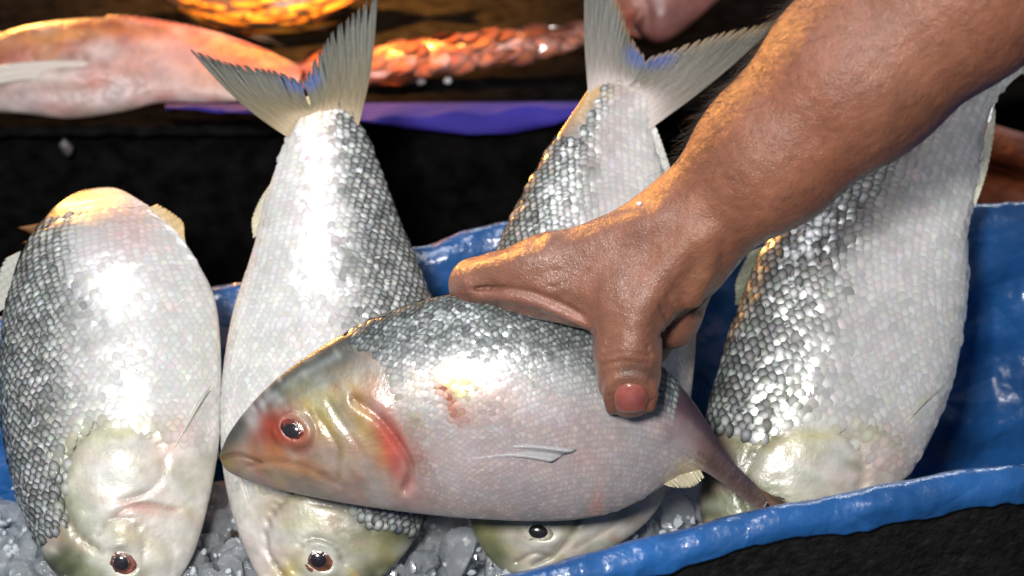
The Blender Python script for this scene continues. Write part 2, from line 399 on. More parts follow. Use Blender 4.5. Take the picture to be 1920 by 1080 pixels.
        o = put(mesh_np('scales', Vs.reshape(-1, 3), [Ft, Fq], m, cols=np.clip(c.reshape(-1, 3), 0, 1)), s.root)
        o['kind'] = 'stuff'; return o
    def fin(s, name, base, margin, off0=0.0, off1=0.0, fray=0.0, rays=22, col0=(.35, .34, .28), col1=(.3, .3, .26), edge=(.05, .05, .05), nu=190, nv=18,
            th=2.2, ripple=1.6, sag=None, colfn=None, parent=None, seed=0, edgew=.88, amp=.45):
        r = np.random.default_rng(seed + 50)
        B = crom(base, nu); Mg = crom(margin, nu); u = np.linspace(0, 1, nu); v = np.linspace(0, 1, nv)
        ln = np.ones(nu)
        if fray:
            ph = u * rays + .25 * np.sin(u * 17 + seed); sl = (np.abs((ph % 1) - .5) * 2)
            deep = np.repeat(r.uniform(0.15, 1, rays + 3), 1)[np.floor(ph).astype(int).clip(0, rays + 2)]
            ln = 1 - fray * deep * np.clip((sl - .55) / .4, 0, 1) ** .9 - .04 * r.uniform(0, 1, nu)
        U, Vv = np.meshgrid(u, v, indexing='ij')
        X = B[:, None, :] + (Mg - B)[:, None, :] * (Vv * ln[:, None])[..., None]
        if sag is not None: X = X + np.array(sag)[None, None, :] * (np.sin(np.pi * Vv) * (1 - np.abs(2 * U - 1) ** 2 * 0))[..., None]
        oo = off0 + (off1 - off0) * Vv + ripple * np.sin(U * 9 + seed) * Vv * 3
        rel = amp * np.cos(2 * np.pi * (U * rays * 2.3 + .15 * np.sin(U * 31)))
        tt = th * (1 - .75 * Vv) * np.clip(Vv / .1 + .15, 0, 1) + .3
        top = s.w(X[..., 0], X[..., 1], oo + tt / 2 + rel * (1 - .4 * Vv)); bot = s.w(X[..., 0], X[..., 1], oo - tt / 2 - rel * (1 - .4 * Vv))
        q_ = (Vv ** .38)[..., None]; c = np.array(col0) * (1 - q_) + np.array(col1) * q_
        c = c * (1 + .14 * np.cos(2 * np.pi * (U * rays * 2.3 + .15 * np.sin(U * 31))) + .12 * np.sin(U * 40 + Vv * 7) * np.sin(Vv * 11 + seed))[..., None]
        if colfn is not None: c = colfn(c, U, Vv, X)
        e = np.clip((Vv - edgew) / (1 - edgew), 0, 1)[..., None]; c = c * (1 - e) + np.array(edge) * e
        n = nu * nv; F = [gridfaces(nu, nv), gridfaces(nu, nv, base=n)[:, ::-1]]
        bd = np.r_[np.arange(nv), np.arange(1, nu) * nv + nv - 1, (nu - 1) * nv + np.arange(nv - 2, -1, -1), np.arange(nu - 2, 0, -1) * nv]
        b2 = np.roll(bd, -1); F.append(np.stack([bd, b2, b2 + n, bd + n], 1))
        o = mesh_np(name, np.vstack([top.reshape(-1, 3), bot.reshape(-1, 3)]), np.vstack(F), M['fin'], cols=np.clip(np.vstack([c.reshape(-1, 3)] * 2), 0, 1))
        return put(o, s.root)
    def socket(s, x, y, rx, ry, ang=0, hgt=5.0):
        c, sn = math.cos(R(ang)), math.sin(R(ang)); dx = s.X[..., 0] - x; dy = s.X[..., 1] - y
        rho = np.hypot((dx * c + dy * sn) / rx, (-dx * sn + dy * c) / ry)
        s.disp += hgt * np.exp(-((rho - 1.22) / .24) ** 2)
        dx = dx - .3 * rx; dy = dy + .22 * ry; rho = np.hypot((dx * c + dy * sn) / rx, (-dx * sn + dy * c) / ry); an = np.arctan2(dy, dx)
        s.disp += hgt * 1.2 * np.exp(-((rho - 1.12) / .25) ** 2) * (.55 + .45 * np.cos(an - 2.4))
    def eye(s, x, y, rx, ry, ang=0, ring=(.25, .05, .03), inner=(.55, .4, .2), pup=.5, bulge=.42, glint=True):
        off, i = s.surf(x, y); n = 40; m = 14
        a = np.arange(n) / n * 2 * np.pi; q = np.linspace(0, 1, m)
        A, Q = np.meshgrid(a, q, indexing='ij'); c, sn = math.cos(R(ang)), math.sin(R(ang))
        ex = Q * rx * np.cos(A); ey = Q * ry * np.sin(A)
        X = x + ex * c - ey * sn; Y = y + ex * sn + ey * c
        # follow the head's own slope
        def so(xx, yy): return s.surf(xx, yy)[0]
        gx = (so(x + rx, y) - so(x - rx, y)) / (2 * rx); gy = (so(x, y + ry) - so(x, y - ry)) / (2 * ry)
        Z = off + gx * (X - x) * .8 + gy * (Y - y) * .8 + bulge * rx * (np.sqrt(np.clip(1.06 - Q * Q, 0, 2)) - .35)
        Vt = s.w(X, Y, Z)
        cc = np.where((Q < pup * 1.25)[..., None], np.array(inner), np.array(ring))
        k = np.clip((Q - .85) / .15, 0, 1)[..., None]; cc = cc * (1 - k) + np.array((.1, .06, .05)) * k
        F = gridfaces(n, m, wrap_u=True)
        e = put(mesh_np('eye', Vt.reshape(-1, 3), F, M['eye_ring'], cols=np.clip(cc.reshape(-1, 3), 0, 1)), s.root)
        # pupil: a lens just proud of the iris
        q2 = np.linspace(0, 1, 7); A, Q = np.meshgrid(a, q2, indexing='ij'); ex = Q * rx * pup * np.cos(A) ; ey = Q * ry * pup * np.sin(A)
        X = x + ex * c - ey * sn; Y = y + ex * sn + ey * c; qq = Q * pup
        Z = off + gx * (X - x) * .8 + gy * (Y - y) * .8 + bulge * rx * (np.sqrt(np.clip(1.06 - qq * qq, 0, 2)) - .35) + 1.6 * np.sqrt(np.clip(1.02 - Q * Q, 0, 1)) - .4
        p = mesh_np('pupil', s.w(X, Y, Z).reshape(-1, 3), gridfaces(n, 7, wrap_u=True), M['pupil'])
        p.parent = e; p.matrix_parent_inverse.identity()
        return e

def hfn(stops, cols):
    cols = np.array(cols)
    return lambda h, t: np.stack([np.interp(h, stops, cols[:, k]) for k in range(3)], 1)
HS = [-1, -.5, -.12, .18, .42, .66, 1]
BODY = [(.72, .71, .68), (.70, .69, .67), (.62, .60, .59), (.50, .49, .48), (.20, .21, .20), (.07, .08, .075), (.045, .05, .045)]
HEAD = [(.70, .66, .62), (.66, .63, .58), (.60, .59, .52), (.50, .50, .40), (.22, .24, .15), (.08, .095, .05), (.05, .06, .035)]
RIM = [(.70, .69, .67), (.66, .65, .64), (.58, .57, .56), (.34, .34, .33), (.03, .034, .03), (.010, .012, .011), (.008, .009, .008)]
CEN = [(.72, .71, .69), (.72, .71, .69), (.74, .73, .71), (.84, .84, .82), (.86, .88, .86), (.80, .83, .81), (.50, .54, .52)]  # bright scale centres: highlights painted in, against the dark pigmented rims
YEL = (.55, .50, .16); PINK = (.66, .40, .36); RED = (.42, .05, .03); OLIVE = (.16, .18, .08)

def hilsa(name, label, dors, vent, D0, ky, kx=0, scale=14, seed=1, t0=.27, op=None, **kw):
    f = Fish(name, dors, vent, D0, kx, ky, **kw)
    f.base_color(HS, BODY, HEAD, head_t=t0, seed=seed)
    tag(f.root, label, 'fish', 'silver fish of the tub')
    return f

# ---- fish at the left edge, tail bent away
f1 = hilsa('silver_fish', 'silver fish leaning head-down at the left edge, tail bent back out of sight',
    [(235, 1165), (170, 1130), (95, 1065), (48, 970), (16, 860), (2, 760), (2, 650), (16, 560), (42, 470), (74, 405), (100, 368), (124, 350), (146, 344)],
    [(245, 1165), (300, 1130), (352, 1060), (376, 1000), (400, 900), (413, 800), (414, 660), (404, 565), (378, 505), (338, 445), (286, 396), (232, 362), (190, 346), (156, 343)],
    .955, .075, seed=2, thick=.44, t0=.41, bend=([0, .72, .84, .92, 1], [0, 0, -18, -60, -150]))
f1.groove([(200, 812), (150, 870), (134, 940), (160, 1005), (205, 1042)], 5, 12)
f1.groove([(185, 870), (172, 930), (196, 985)], 4, 5); f1.groove([(205, 1010), (222, 985), (262, 985), (276, 1030), (270, 1075)], 4, 6); f1.groove([(300, 1000), (330, 1030), (325, 1075)], 4, 5)
f1.dome(240, 1012, 26, 20, 0, 5)
f1.dome(220, 900, 95, 95, 0, 7)
f1.groove([(290, 822), (318, 870), (300, 925), (250, 950)], 5, 9)
f1.groove([(340, 962), (280, 955), (235, 975)], 4, 7)
f1.dome(250, 880, 48, 36, 20, 5)
f1.dome(245, 1000, 40, 50, 0, 4)
f1.blob(230, 830, 70, 14, -8, (.42, .40, .14), .7); f1.blob(160, 845, 60, 16, -30, (.25, .25, .1), .5)
f1.blob(215, 915, 75, 70, 0, (.62, .60, .50), .6); f1.blob(275, 962, 55, 9, 12, (.62, .28, .24), .8)
f1.blob(330, 850, 45, 26, -40, (.72, .48, .42), .6); f1.blob(250, 420, 60, 90, -20, (.62, .36, .33), .6)
f1.blob(140, 365, 70, 40, 0, (.60, .38, .14), .75); f1.blob(215, 1020, 30, 45, 0, (.72, .70, .64), .8)  # orange at the top end is warm lamp light painted into the colour
f1.blob(300, 1020, 60, 60, 0, (.66, .60, .52), .5)
f1.speckle(90, 370, 810, 1080, 70, [(.30, .31, .17), (.72, .70, .64), (.50, .44, .20), (.60, .38, .32), (.20, .22, .13), (.70, .66, .56)], 8, 34, 30, .5, 1, .45)
f1.line([(200, 812), (150, 870), (134, 940), (160, 1005), (205, 1042)], 5, (.13, .11, .075), .75); f1.line([(290, 822), (318, 870), (300, 925), (250, 950)], 4, (.3, .2, .16), .6); f1.line([(340, 962), (280, 955), (235, 975)], 4, (.34, .14, .11), .7); f1.line([(205, 1010), (222, 985), (262, 985), (276, 1030), (270, 1075)], 3.5, (.13, .11, .075), .6); f1.blob(215, 905, 50, 34, 60, (.74, .74, .72), .6)
f1.socket(240, 1062, 27, 26)
f1.build_body(M['skin_fish'])
f1.build_scales(M['scale'], 16.5, .2, .93, hfn(HS, RIM), hfn(HS, CEN), seed=4, edge_fn=lambda t, h: (t > np.interp(h, [-1, -.2, .2, .34, .5, 1], [.36, .42, .42, .36, .25, .22])) & (h > -.97))
f1.eye(240, 1062, 28, 27, ring=(.20, .065, .045), inner=(.10, .04, .03), pup=.5, bulge=.2)
f1.fin('dorsal_fin', [(38, 470), (22, 520), (12, 575)], [(6, 480), (-14, 530), (-20, 590)], -4, -14, fray=.15, rays=12, col0=(.42, .42, .38), col1=(.45, .45, .4))
f1.fin('anal_fin', [(275, 388), (320, 425), (350, 468)], [(292, 378), (338, 408), (345, 446)], -8, -14, fray=.2, rays=12, col0=(.55, .45, .3), col1=(.6, .42, .2), edge=(.5, .3, .12))
f1.fin('pectoral_fin', [(322, 868), (340, 850)], [(340, 805), (404, 735)], f1.surf(330, 855)[0] - 3, f1.surf(385, 770)[0] + 6, rays=8, col0=(.60, .56, .5), col1=(.45, .45, .38), nu=50, edge=(.3, .3, .25))
f1.fin('tail_fin', [(118, 362), (122, 368), (128, 376)], [(-40, 352), (0, 372), (-30, 384)], -150, -260, rays=10, col0=(.5, .28, .12), col1=(.45, .22, .1), edge=(.3, .13, .06))

# ---- second fish, whole tail up
f2 = hilsa('silver_fish', 'silver fish standing head-down with its whole forked tail raised, behind the held fish',
    [(560, 1172), (640, 1140), (708, 1090), (765, 1030), (800, 960), (822, 890), (834, 800), (834, 690), (818, 590), (788, 505), (755, 428), (722, 342), (690, 262), (664, 218), (650, 192), (590, 176)],
    [(552, 1172), (500, 1110), (455, 1020), (428, 935), (415, 850), (413, 750), (424, 650), (440, 572), (464, 500), (484, 432), (505, 350), (535, 268), (546, 242), (549, 218), (556, 194), (584, 176)],
    .958, .075, seed=8, thick=.42)
f2.groove([(560, 935), (520, 975), (508, 1030), (535, 1080)], 5, 11)
f2.groove([(575, 1030), (600, 1016), (635, 1030), (645, 1060)], 4, 6); f2.groove([(600, 955), (650, 965), (700, 1000)], 4, 5)
f2.dome(590, 1000, 80, 70, 30, 6)
f2.groove([(640, 985), (655, 1030), (640, 1090)], 5, 5)
f2.groove([(505, 1080), (540, 1050), (560, 1075)], 6, 6)
f2.blob(705, 1010, 90, 75, -40, (.10, .115, .05), .85); f2.blob(590, 985, 80, 30, 20, (.50, .50, .30), .7)
f2.blob(600, 1040, 55, 50, 0, (.70, .69, .62), .8); f2.blob(545, 1075, 24, 36, 10, (.50, .36, .06), .9)
f2.blob(530, 965, 50, 20, -20, (.70, .46, .40), .6); f2.blob(600, 330, 34, 110, 6, (.58, .42, .42), .5)
f2.blob(572, 190, 60, 32, -6, (.52, .36, .08), .8); f2.blob(640, 240, 24, 70, -14, (.12, .13, .12), .7)
f2.blob(575, 178, 70, 26, 0, (.40, .28, .075), .95, 2, 0); f2.blob(572, 158, 40, 14, 0, (.22, .20, .16), .8)
f2.blob(598, 212, 62, 26, -6, (.46, .33, .12), .75, 1, .4); f2.blob(600, 250, 60, 40, 0, (.56, .46, .40), .5)
f2.speckle(440, 780, 930, 1080, 70, [(.30, .31, .17), (.72, .70, .64), (.50, .44, .20), (.60, .38, .32), (.20, .22, .13), (.70, .66, .56)], 8, 34, -20, .5, 2, .3)
f2.line([(560, 935), (520, 975), (508, 1030), (535, 1080)], 5, (.13, .11, .075), .75); f2.line([(575, 1030), (600, 1016), (635, 1030), (645, 1060)], 3.5, (.13, .11, .075), .6); f2.line([(600, 955), (650, 965), (700, 1000)], 4, (.13, .11, .075), .6)
f2.socket(604, 1057, 28, 24, 10)
f2.build_body(M['skin_fish'])
dk = [(-1, ), ]
f2.build_scales(M['scale'], 15.5, .2, .97, hfn(HS, [tuple(np.array(c) * .98) for c in RIM]), hfn(HS, CEN), seed=5, edge_fn=lambda t, h: (t > np.interp(h, [-1, 0, .3, .55, 1], [.27, .27, .25, .19, .17])) & (h > -.97))
f2.eye(604, 1057, 29, 25, 10, ring=(.20, .075, .04), inner=(.10, .045, .03), pup=.52, bulge=.2)
BL = (.05, .10, .34)
def tailcol(fx, fy, fr, root=None):
    def g(c, U, V, X):
        d = np.exp(-(((X[..., 0] - fx) / fr) ** 2 + ((X[..., 1] - fy) / (fr * .62)) ** 2) ** 2)[..., None] * .7
        c = c * (1 - d) + np.array(BL) * d
        if root is not None:
            k = np.exp(-(V / .16) ** 2)[..., None]; c = c * (1 - k) + np.array(root) * k
        dots = (np.sin(U * 61) * np.sin(V * 23 + U * 9))[..., None]
        return c * (1 + .10 * dots)
    return g
f2.fin('tail_lobe', [(545, 262), (552, 240), (566, 222), (600, 212)], [(352, 92), (400, 108), (470, 124), (520, 136), (566, 152)], 3.5, 3, fray=.24, rays=15, seed=1,
       col0=(.36, .25, .09), col1=(.085, .09, .078), edge=(.06, .055, .05), colfn=tailcol(568, 150, 40, (.48, .38, .26)), sag=(-6, 10))
f2.fin('tail_lobe', [(670, 246), (652, 226), (628, 214), (578, 212)], [(709, -14), (672, 14), (630, 52), (598, 100), (568, 152)], 3.5, 3, fray=.30, rays=13, seed=2,
       col0=(.34, .24, .09), col1=(.09, .095, .08), edge=(.06, .055, .05), colfn=tailcol(568, 150, 36, (.46, .36, .25)), sag=(8, 8))
f2.fin('anal_fin', [(512, 335), (494, 385), (480, 440)], [(500, 352), (472, 402), (474, 446)], -4, -6, fray=.25, rays=14, col0=(.58, .55, .45), col1=(.55, .50, .36), edge=(.4, .36, .22))
f2.fin('pectoral_fin', [(486, 985), (474, 960)], [(470, 920), (436, 860)], f2.surf(480, 970)[0] - 2, f2.surf(446, 880)[0] + 5, rays=8, col0=(.65, .6, .55), col1=(.6, .58, .5), nu=50, edge=(.45, .43, .36))

# ---- third fish, tail behind the arm
f3 = hilsa('silver_fish', 'silver fish standing head-down behind the gripping hand, its tail rising beside the arm',
    [(990, 1092), (945, 1072), (905, 1030), (880, 975), (866, 900), (864, 800), (876, 690), (900, 570), (932, 470), (962, 400), (1000, 330), (1040, 262), (1085, 195), (1112, 156), (1136, 136), (1186, 128)],
    [(1002, 1092), (1060, 1068), (1150, 1026), (1222, 968), (1262, 890), (1290, 780), (1304, 655), (1302, 545), (1284, 440), (1256, 350), (1230, 285), (1216, 235), (1220, 208), (1224, 186), (1218, 150), (1196, 128)],
    .962, .075, seed=15, thick=.42)
f3.groove([(1085, 965), (1075, 1000), (1040, 1040), (1000, 1060)], 5, 10)
f3.groove([(1190, 930), (1150, 985), (1080, 1030)], 5, 5)
f3.groove([(968, 1055), (1000, 1040), (1030, 1045)], 5, 5)
f3.dome(1020, 1000, 55, 45, 0, 5)
f3.blob(915, 1005, 55, 75, 10, (.11, .13, .055), .9); f3.blob(1015, 1000, 58, 52, 0, (.66, .64, .58), .85); f3.blob(1078, 985, 22, 60, 30, (.36, .36, .16), .7)
f3.blob(1150, 960, 70, 46, -20, (.74, .68, .62), .7); f3.blob(985, 1048, 26, 16, 0, (.6, .45, .4), .6)
f3.blob(1150, 170, 50, 26, 10, (.52, .36, .30), .6); f3.blob(1098, 185, 18, 46, 24, (.60, .34, .06), .9); f3.blob(1055, 240, 12, 60, 34, (.55, .28, .08), .7); f3.blob(1120, 250, 60, 80, 20, (.58, .48, .46), .5)  # orange along the back edge is warm rim light painted in
f3.blob(1175, 130, 60, 28, 0, (.36, .30, .24), .95, 2, 0)
f3.speckle(890, 1240, 960, 1080, 50, [(.30, .31, .17), (.72, .70, .64), (.50, .44, .20), (.60, .38, .32), (.20, .22, .13), (.70, .66, .56)], 8, 30, 20, .5, 3, .3)
f3.line([(1085, 965), (1075, 1000), (1040, 1040), (1000, 1060)], 5, (.13, .11, .075), .75); f3.line([(1190, 930), (1150, 985), (1080, 1030)], 4, (.4, .3, .24), .6); f3.line([(968, 1055), (1000, 1040), (1030, 1045)], 4, (.13, .11, .075), .6)
f3.socket(1008, 1004, 30, 20, 8)
f3.build_body(M['skin_fish'])
f3.build_scales(M['scale'], 15.5, .22, .97, hfn(HS, RIM), hfn(HS, CEN), seed=6, edge_fn=lambda t, h: (t > .27 - .05 * (h > .45)) & (h > -.97) & ~((t > .82) & (h > .6)))
f3.eye(1008, 1004, 31, 21, 8, ring=(.42, .38, .26), inner=(.5, .47, .38), pup=.6, bulge=.25)
f3.fin('tail_lobe', [(1104, 190), (1120, 172), (1150, 164), (1200, 166)], [(1098, -90), (1140, -40), (1166, 20), (1186, 70), (1212, 108)], 3.5, 3, fray=.22, rays=13, seed=3,
       col0=(.40, .34, .30), col1=(.10, .105, .09), edge=(.25, .16, .08), colfn=tailcol(1215, 104, 42, (.56, .49, .46)), sag=(-6, 0))
f3.fin('tail_lobe', [(1214, 246), (1216, 208), (1204, 182), (1172, 166)], [(1478, 26), (1420, 46), (1350, 64), (1280, 84), (1212, 110)], 3.5, 3, fray=.24, rays=15, seed=4,
       col0=(.40, .34, .29), col1=(.10, .10, .08), edge=(.28, .2, .12), colfn=tailcol(1222, 102, 44, (.56, .50, .47)), sag=(0, 10))
f3.fin('anal_fin', [(1204, 222), (1222, 280), (1244, 340)], [(1224, 222), (1250, 285), (1266, 345)], -3, -6, fray=.12, rays=14, col0=(.6, .6, .57), col1=(.62, .62, .58), edge=(.5, .5, .45))

# ---- fourth fish, right
f4 = hilsa('silver_fish', 'large silver fish at the right, head-down under the arm against the blue liner',
    [(1420, 1095), (1352, 1050), (1318, 990), (1312, 900), (1322, 800), (1338, 730), (1362, 650), (1392, 560), (1432, 465), (1500, 370), (1590, 290), (1690, 215), (1780, 160), (1850, 118), (1905, 88)],
    [(1432, 1095), (1520, 1050), (1620, 975), (1708, 885), (1758, 795), (1790, 705), (1808, 610), (1816, 520), (1814, 440), (1826, 370), (1836, 300), (1848, 240), (1864, 192), (1892, 158), (1925, 130)],
    .962, .07, seed=21, thick=.42, t0=.30)
f4.groove([(1440, 825), (1400, 870), (1388, 930), (1410, 990)], 5, 11); f4.groove([(1470, 850), (1450, 900), (1470, 960)], 4, 5)
f4.dome(1500, 890, 85, 75, 20, 7)
f4.groove([(1560, 818), (1596, 850), (1608, 900), (1590, 960)], 5, 12)
f4.blob(1500, 832, 70, 13, -4, (.52, .48, .14), .8); f4.blob(1510, 880, 75, 50, 0, (.62, .62, .58), .6); f4.blob(1500, 955, 110, 34, -10, (.55, .50, .34), .6)
f4.blob(1640, 880, 60, 40, -40, (.74, .50, .42), .6); f4.blob(1360, 960, 44, 60, 0, (.16, .18, .10), .8); f4.blob(1700, 250, 90, 40, -35, (.62, .50, .44), .5)
f4.speckle(1320, 1680, 820, 1000, 70, [(.30, .31, .17), (.72, .70, .64), (.50, .44, .20), (.60, .38, .32), (.20, .22, .13), (.70, .66, .56)], 8, 34, 10, .5, 4, .34)
f4.line([(1440, 825), (1400, 870), (1388, 930), (1410, 990)], 5, (.13, .11, .075), .75); f4.line([(1560, 818), (1596, 850), (1608, 900), (1590, 960)], 4, (.34, .27, .2), .7); f4.line([(1470, 850), (1450, 900), (1470, 960)], 4, (.3, .28, .2), .5)
f4.build_body(M['skin_fish'])
RIM4 = [(.70, .69, .66), (.60, .59, .57), (.48, .46, .43), (.32, .30, .28), (.06, .065, .06), (.015, .018, .017), (.01, .012, .011)]
f4.build_scales(M['scale'], 19, .22, .95, hfn(HS, RIM4), hfn(HS, CEN), seed=9, lift=.09, jit=.09, edge_fn=lambda t, h: (t > np.interp(h, [-1, 0, .25, .5, 1], [.27, .31, .29, .22, .18])) & (h > -.97))
f4.fin('dorsal_fin', [(1436, 458), (1406, 520), (1392, 570)], [(1405, 470), (1382, 520), (1378, 570)], -8, -12, fray=.1, rays=12, col0=(.34, .38, .24), col1=(.40, .44, .3))
f4.fin('pectoral_fin', [(1612, 872), (1640, 848)], [(1690, 800), (1752, 732)], f4.surf(1625, 860)[0] - 2, f4.surf(1722, 765)[0] + 7, rays=9, col0=(.62, .55, .45), col1=(.42, .40, .16), nu=60, edge=(.28, .27, .12))
f4.fin('anal_fin', [(1862, 200), (1838, 290), (1822, 380)], [(1868, 205), (1858, 300), (1830, 385)], -2, -4, fray=.12, rays=16, col0=(.6, .58, .5), col1=(.62, .6, .48), edge=(.5, .47, .32))
f4.fin('tail_fin', [(1888, 98), (1905, 110), (1918, 140)], [(1990, -90), (1975, 40), (2080, 60)], 0, -10, fray=.1, rays=20, col0=(.5, .47, .4), col1=(.42, .4, .33))

# ---- the held fish
hf = hilsa('silver_fish', 'silver fish with red eye held sideways by the hand above the others',
    [(412, 852), (428, 815), (462, 768), (512, 716), (575, 668), (650, 622), (740, 581), (830, 555), (920, 547), (1010, 560), (1090, 588), (1170, 632), (1236, 684), (1292, 742), (1332, 802), (1362, 852), (1404, 896), (1445, 934)],
    [(412, 860), (428, 884), (480, 906), (560, 926), (640, 942), (730, 956), (820, 967), (910, 974), (1000, 977), (1080, 974), (1150, 960), (1204, 936), (1244, 908), (1276, 890), (1312, 882), (1345, 900), (1386, 930), (1428, 962)],
    .868, -.01, seed=31, thick=.38, NT=300, NA=110, q_d=.5)
HB = [(.36, .33, .33), (.35, .315, .315), (.37, .325, .32), (.38, .35, .345), (.34, .35, .35), (.13, .145, .15), (.08, .09, .095)]
HH = [(.46, .35, .32), (.44, .31, .27), (.42, .29, .20), (.38, .31, .19), (.28, .29, .23), (.10, .12, .11), (.05, .065, .065)]
hf.base_color(HS, HB, HH, head_t=.33, noise_amt=.14, seed=33)
hf.groove([(668, 742), (712, 770), (752, 820), (775, 870), (760, 912)], 6, 13)
hf.groove([(414, 858), (450, 850), (492, 862)], 4, 4)
hf.groove([(598, 770), (640, 830), (640, 890)], 6, 3.5)
hf.dome(600, 840, 105, 60, 20, 6); hf.dome(700, 760, 50, 36, 40, 4)
hf.dome(545, 800, 46, 36, 0, 4)
hf.dome(900, 840, 70, 40, 0, 4); hf.dome(1000, 900, 60, 20, 0, 3)
hf.blob(735, 815, 27, 88, -22, (.60, .075, .045), .92, 1.5); hf.blob(700, 765, 22, 40, -30, (.58, .20, .09), .6)
hf.blob(760, 860, 18, 36, 0, (.62, .10, .07), .6)
hf.blob(840, 730, 12, 52, -32, (.42, .11, .05), .85); hf.blob(852, 700, 34, 26, 30, (.42, .36, .05), .85); hf.blob(838, 690, 26, 18, 0, (.22, .25, .06), .6)
hf.blob(640, 780, 50, 55, 0, (.44, .32, .14), .6); hf.blob(600, 750, 40, 34, -30, (.42, .42, .10), .6); hf.blob(520, 808, 78, 46, -20, (.42, .10, .045), .85)
hf.blob(490, 846, 66, 28, 10, (.42, .19, .08), .75); hf.blob(425, 855, 22, 30, 0, (.45, .32, .05), .9)
hf.blob(600, 870, 90, 22, 10, (.58, .34, .18), .6); 
hf.blob(720, 910, 70, 26, 0, (.66, .42, .38), .5); hf.blob(890, 860, 70, 44, 0, (.66, .44, .40), .5); hf.blob(1000, 880, 90, 60, 0, (.58, .46, .46), .4)
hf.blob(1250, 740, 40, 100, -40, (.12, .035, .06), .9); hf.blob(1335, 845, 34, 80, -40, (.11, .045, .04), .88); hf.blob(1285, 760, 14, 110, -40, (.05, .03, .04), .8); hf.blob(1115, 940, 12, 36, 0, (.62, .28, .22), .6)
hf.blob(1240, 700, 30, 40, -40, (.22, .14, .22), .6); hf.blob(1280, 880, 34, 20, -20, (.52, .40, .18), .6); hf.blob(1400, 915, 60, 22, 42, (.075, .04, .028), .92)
hf.blob(660, 640, 60, 10, -28, (.60, .42, .26), .6)
hf.blob(560, 715, 70, 10, -34, (.12, .15, .13), .7); hf.blob(470, 800, 30, 12, -40, (.62, .62, .60), .7)
hf.blob(508, 792, 40, 18, -10, (.28, .10, .07), .7); hf.blob(600, 800, 30, 26, 0, (.58, .36, .10), .6); hf.blob(650, 860, 30, 50, -20, (.56, .48, .40), .6); hf.blob(520, 835, 26, 14, 10, (.70, .34, .10), .7)
hf.blob(580, 905, 80, 12, 10, (.50, .36, .30), .6); hf.blob(690, 800, 14, 60, -24, (.50, .40, .12), .6); hf.blob(780, 760, 40, 40, 0, (.58, .56, .52), .6); hf.blob(800, 640, 90, 12, -16, (.62, .65, .66), .6)
hf.groove([(470, 872), (520, 862), (580, 872), (640, 905)], 5, 3); hf.groove([(585, 770), (600, 800), (590, 835), (556, 846)], 4, 3); hf.groove([(520, 765), (560, 762), (592, 780)], 4, 2.5)
hf.groove([(620, 745), (650, 790), (690, 850), (700, 900)], 4, 2.5); 
hf.blob(545, 800, 52, 34, 10, (.34, .05, .03), .8); hf.blob(640, 760, 60, 40, 20, (.36, .34, .24), .6); hf.blob(610, 850, 60, 30, 0, (.42, .36, .32), .6); hf.blob(800, 870, 60, 50, 0, (.46, .36, .35), .5)
hf.speckle(430, 790, 690, 940, 150, [(.30, .30, .16), (.50, .36, .08), (.42, .12, .06), (.56, .54, .50), (.22, .22, .16), (.50, .24, .14), (.46, .40, .36)], 8, 32, 50, .5, 5, .42)
hf.speckle(780, 1240, 680, 960, 60, [(.52, .34, .32), (.50, .50, .52), (.40, .36, .38), (.56, .40, .34)], 12, 50, 20, .4, 6)
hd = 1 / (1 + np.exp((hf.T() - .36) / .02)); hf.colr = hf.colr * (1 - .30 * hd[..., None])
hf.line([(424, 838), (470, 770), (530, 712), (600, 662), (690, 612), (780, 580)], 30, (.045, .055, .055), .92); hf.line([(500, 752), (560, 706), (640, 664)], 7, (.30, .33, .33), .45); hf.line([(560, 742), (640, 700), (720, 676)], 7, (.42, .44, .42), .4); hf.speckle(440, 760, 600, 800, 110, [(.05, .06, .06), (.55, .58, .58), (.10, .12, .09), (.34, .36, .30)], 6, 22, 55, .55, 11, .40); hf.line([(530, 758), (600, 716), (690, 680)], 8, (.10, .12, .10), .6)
hf.blob(545, 803, 60, 36, 6, (.30, .045, .025), .7); hf.blob(735, 815, 34, 84, -22, (.46, .06, .035), .75, 1.0, .15); hf.blob(610, 770, 46, 20, 50, (.36, .28, .05), .6); hf.blob(680, 760, 20, 60, -24, (.40, .26, .05), .5); hf.blob(560, 868, 90, 18, 12, (.36, .16, .07), .6)
hf.blob(858, 706, 30, 22, 30, (.30, .28, .03), .85); hf.blob(836, 730, 9, 50, -30, (.30, .07, .03), .85)
hf.line([(668, 742), (712, 770), (752, 820), (775, 870), (760, 912)], 5, (.20, .05, .035), .5); hf.line([(416, 860), (450, 852), (492, 863)], 3.5, (.10, .05, .03), .8); hf.line([(598, 770), (640, 830), (640, 890)], 4, (.22, .14, .06), .5)
hf.socket(553, 801, 28, 22, 14, 4)
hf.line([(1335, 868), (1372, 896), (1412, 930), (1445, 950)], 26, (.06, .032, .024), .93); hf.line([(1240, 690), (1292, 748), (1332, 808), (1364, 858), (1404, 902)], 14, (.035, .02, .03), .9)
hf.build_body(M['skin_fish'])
HR = [(.50, .47, .46), (.48, .45, .45), (.44, .41, .41), (.34, .33, .33), (.20, .205, .205), (.06, .068, .066), (.035, .04, .04)]
HC = [(.58, .55, .54), (.60, .56, .55), (.60, .56, .55), (.62, .60, .59), (.60, .61, .61), (.42, .45, .45), (.26, .29, .29)]
def hkeep(t, h): return (t > np.where(h > .5, .25 + .14 * (1 - h), .345 - .05 * h)) & (h > -.97) & ~((t > .78) & (h > -.2))
hf.build_scales(M['scale'], 13, .08, .86, hfn(HS, HR), hfn(HS, HC), seed=12, lift=.05, jit=.08, edge_fn=hkeep, rel0=.3, floor=.28)
hf.eye(553, 801, 29, 23, 14, ring=(.20, .025, .015), inner=(.10, .022, .014), pup=.56, bulge=.16)
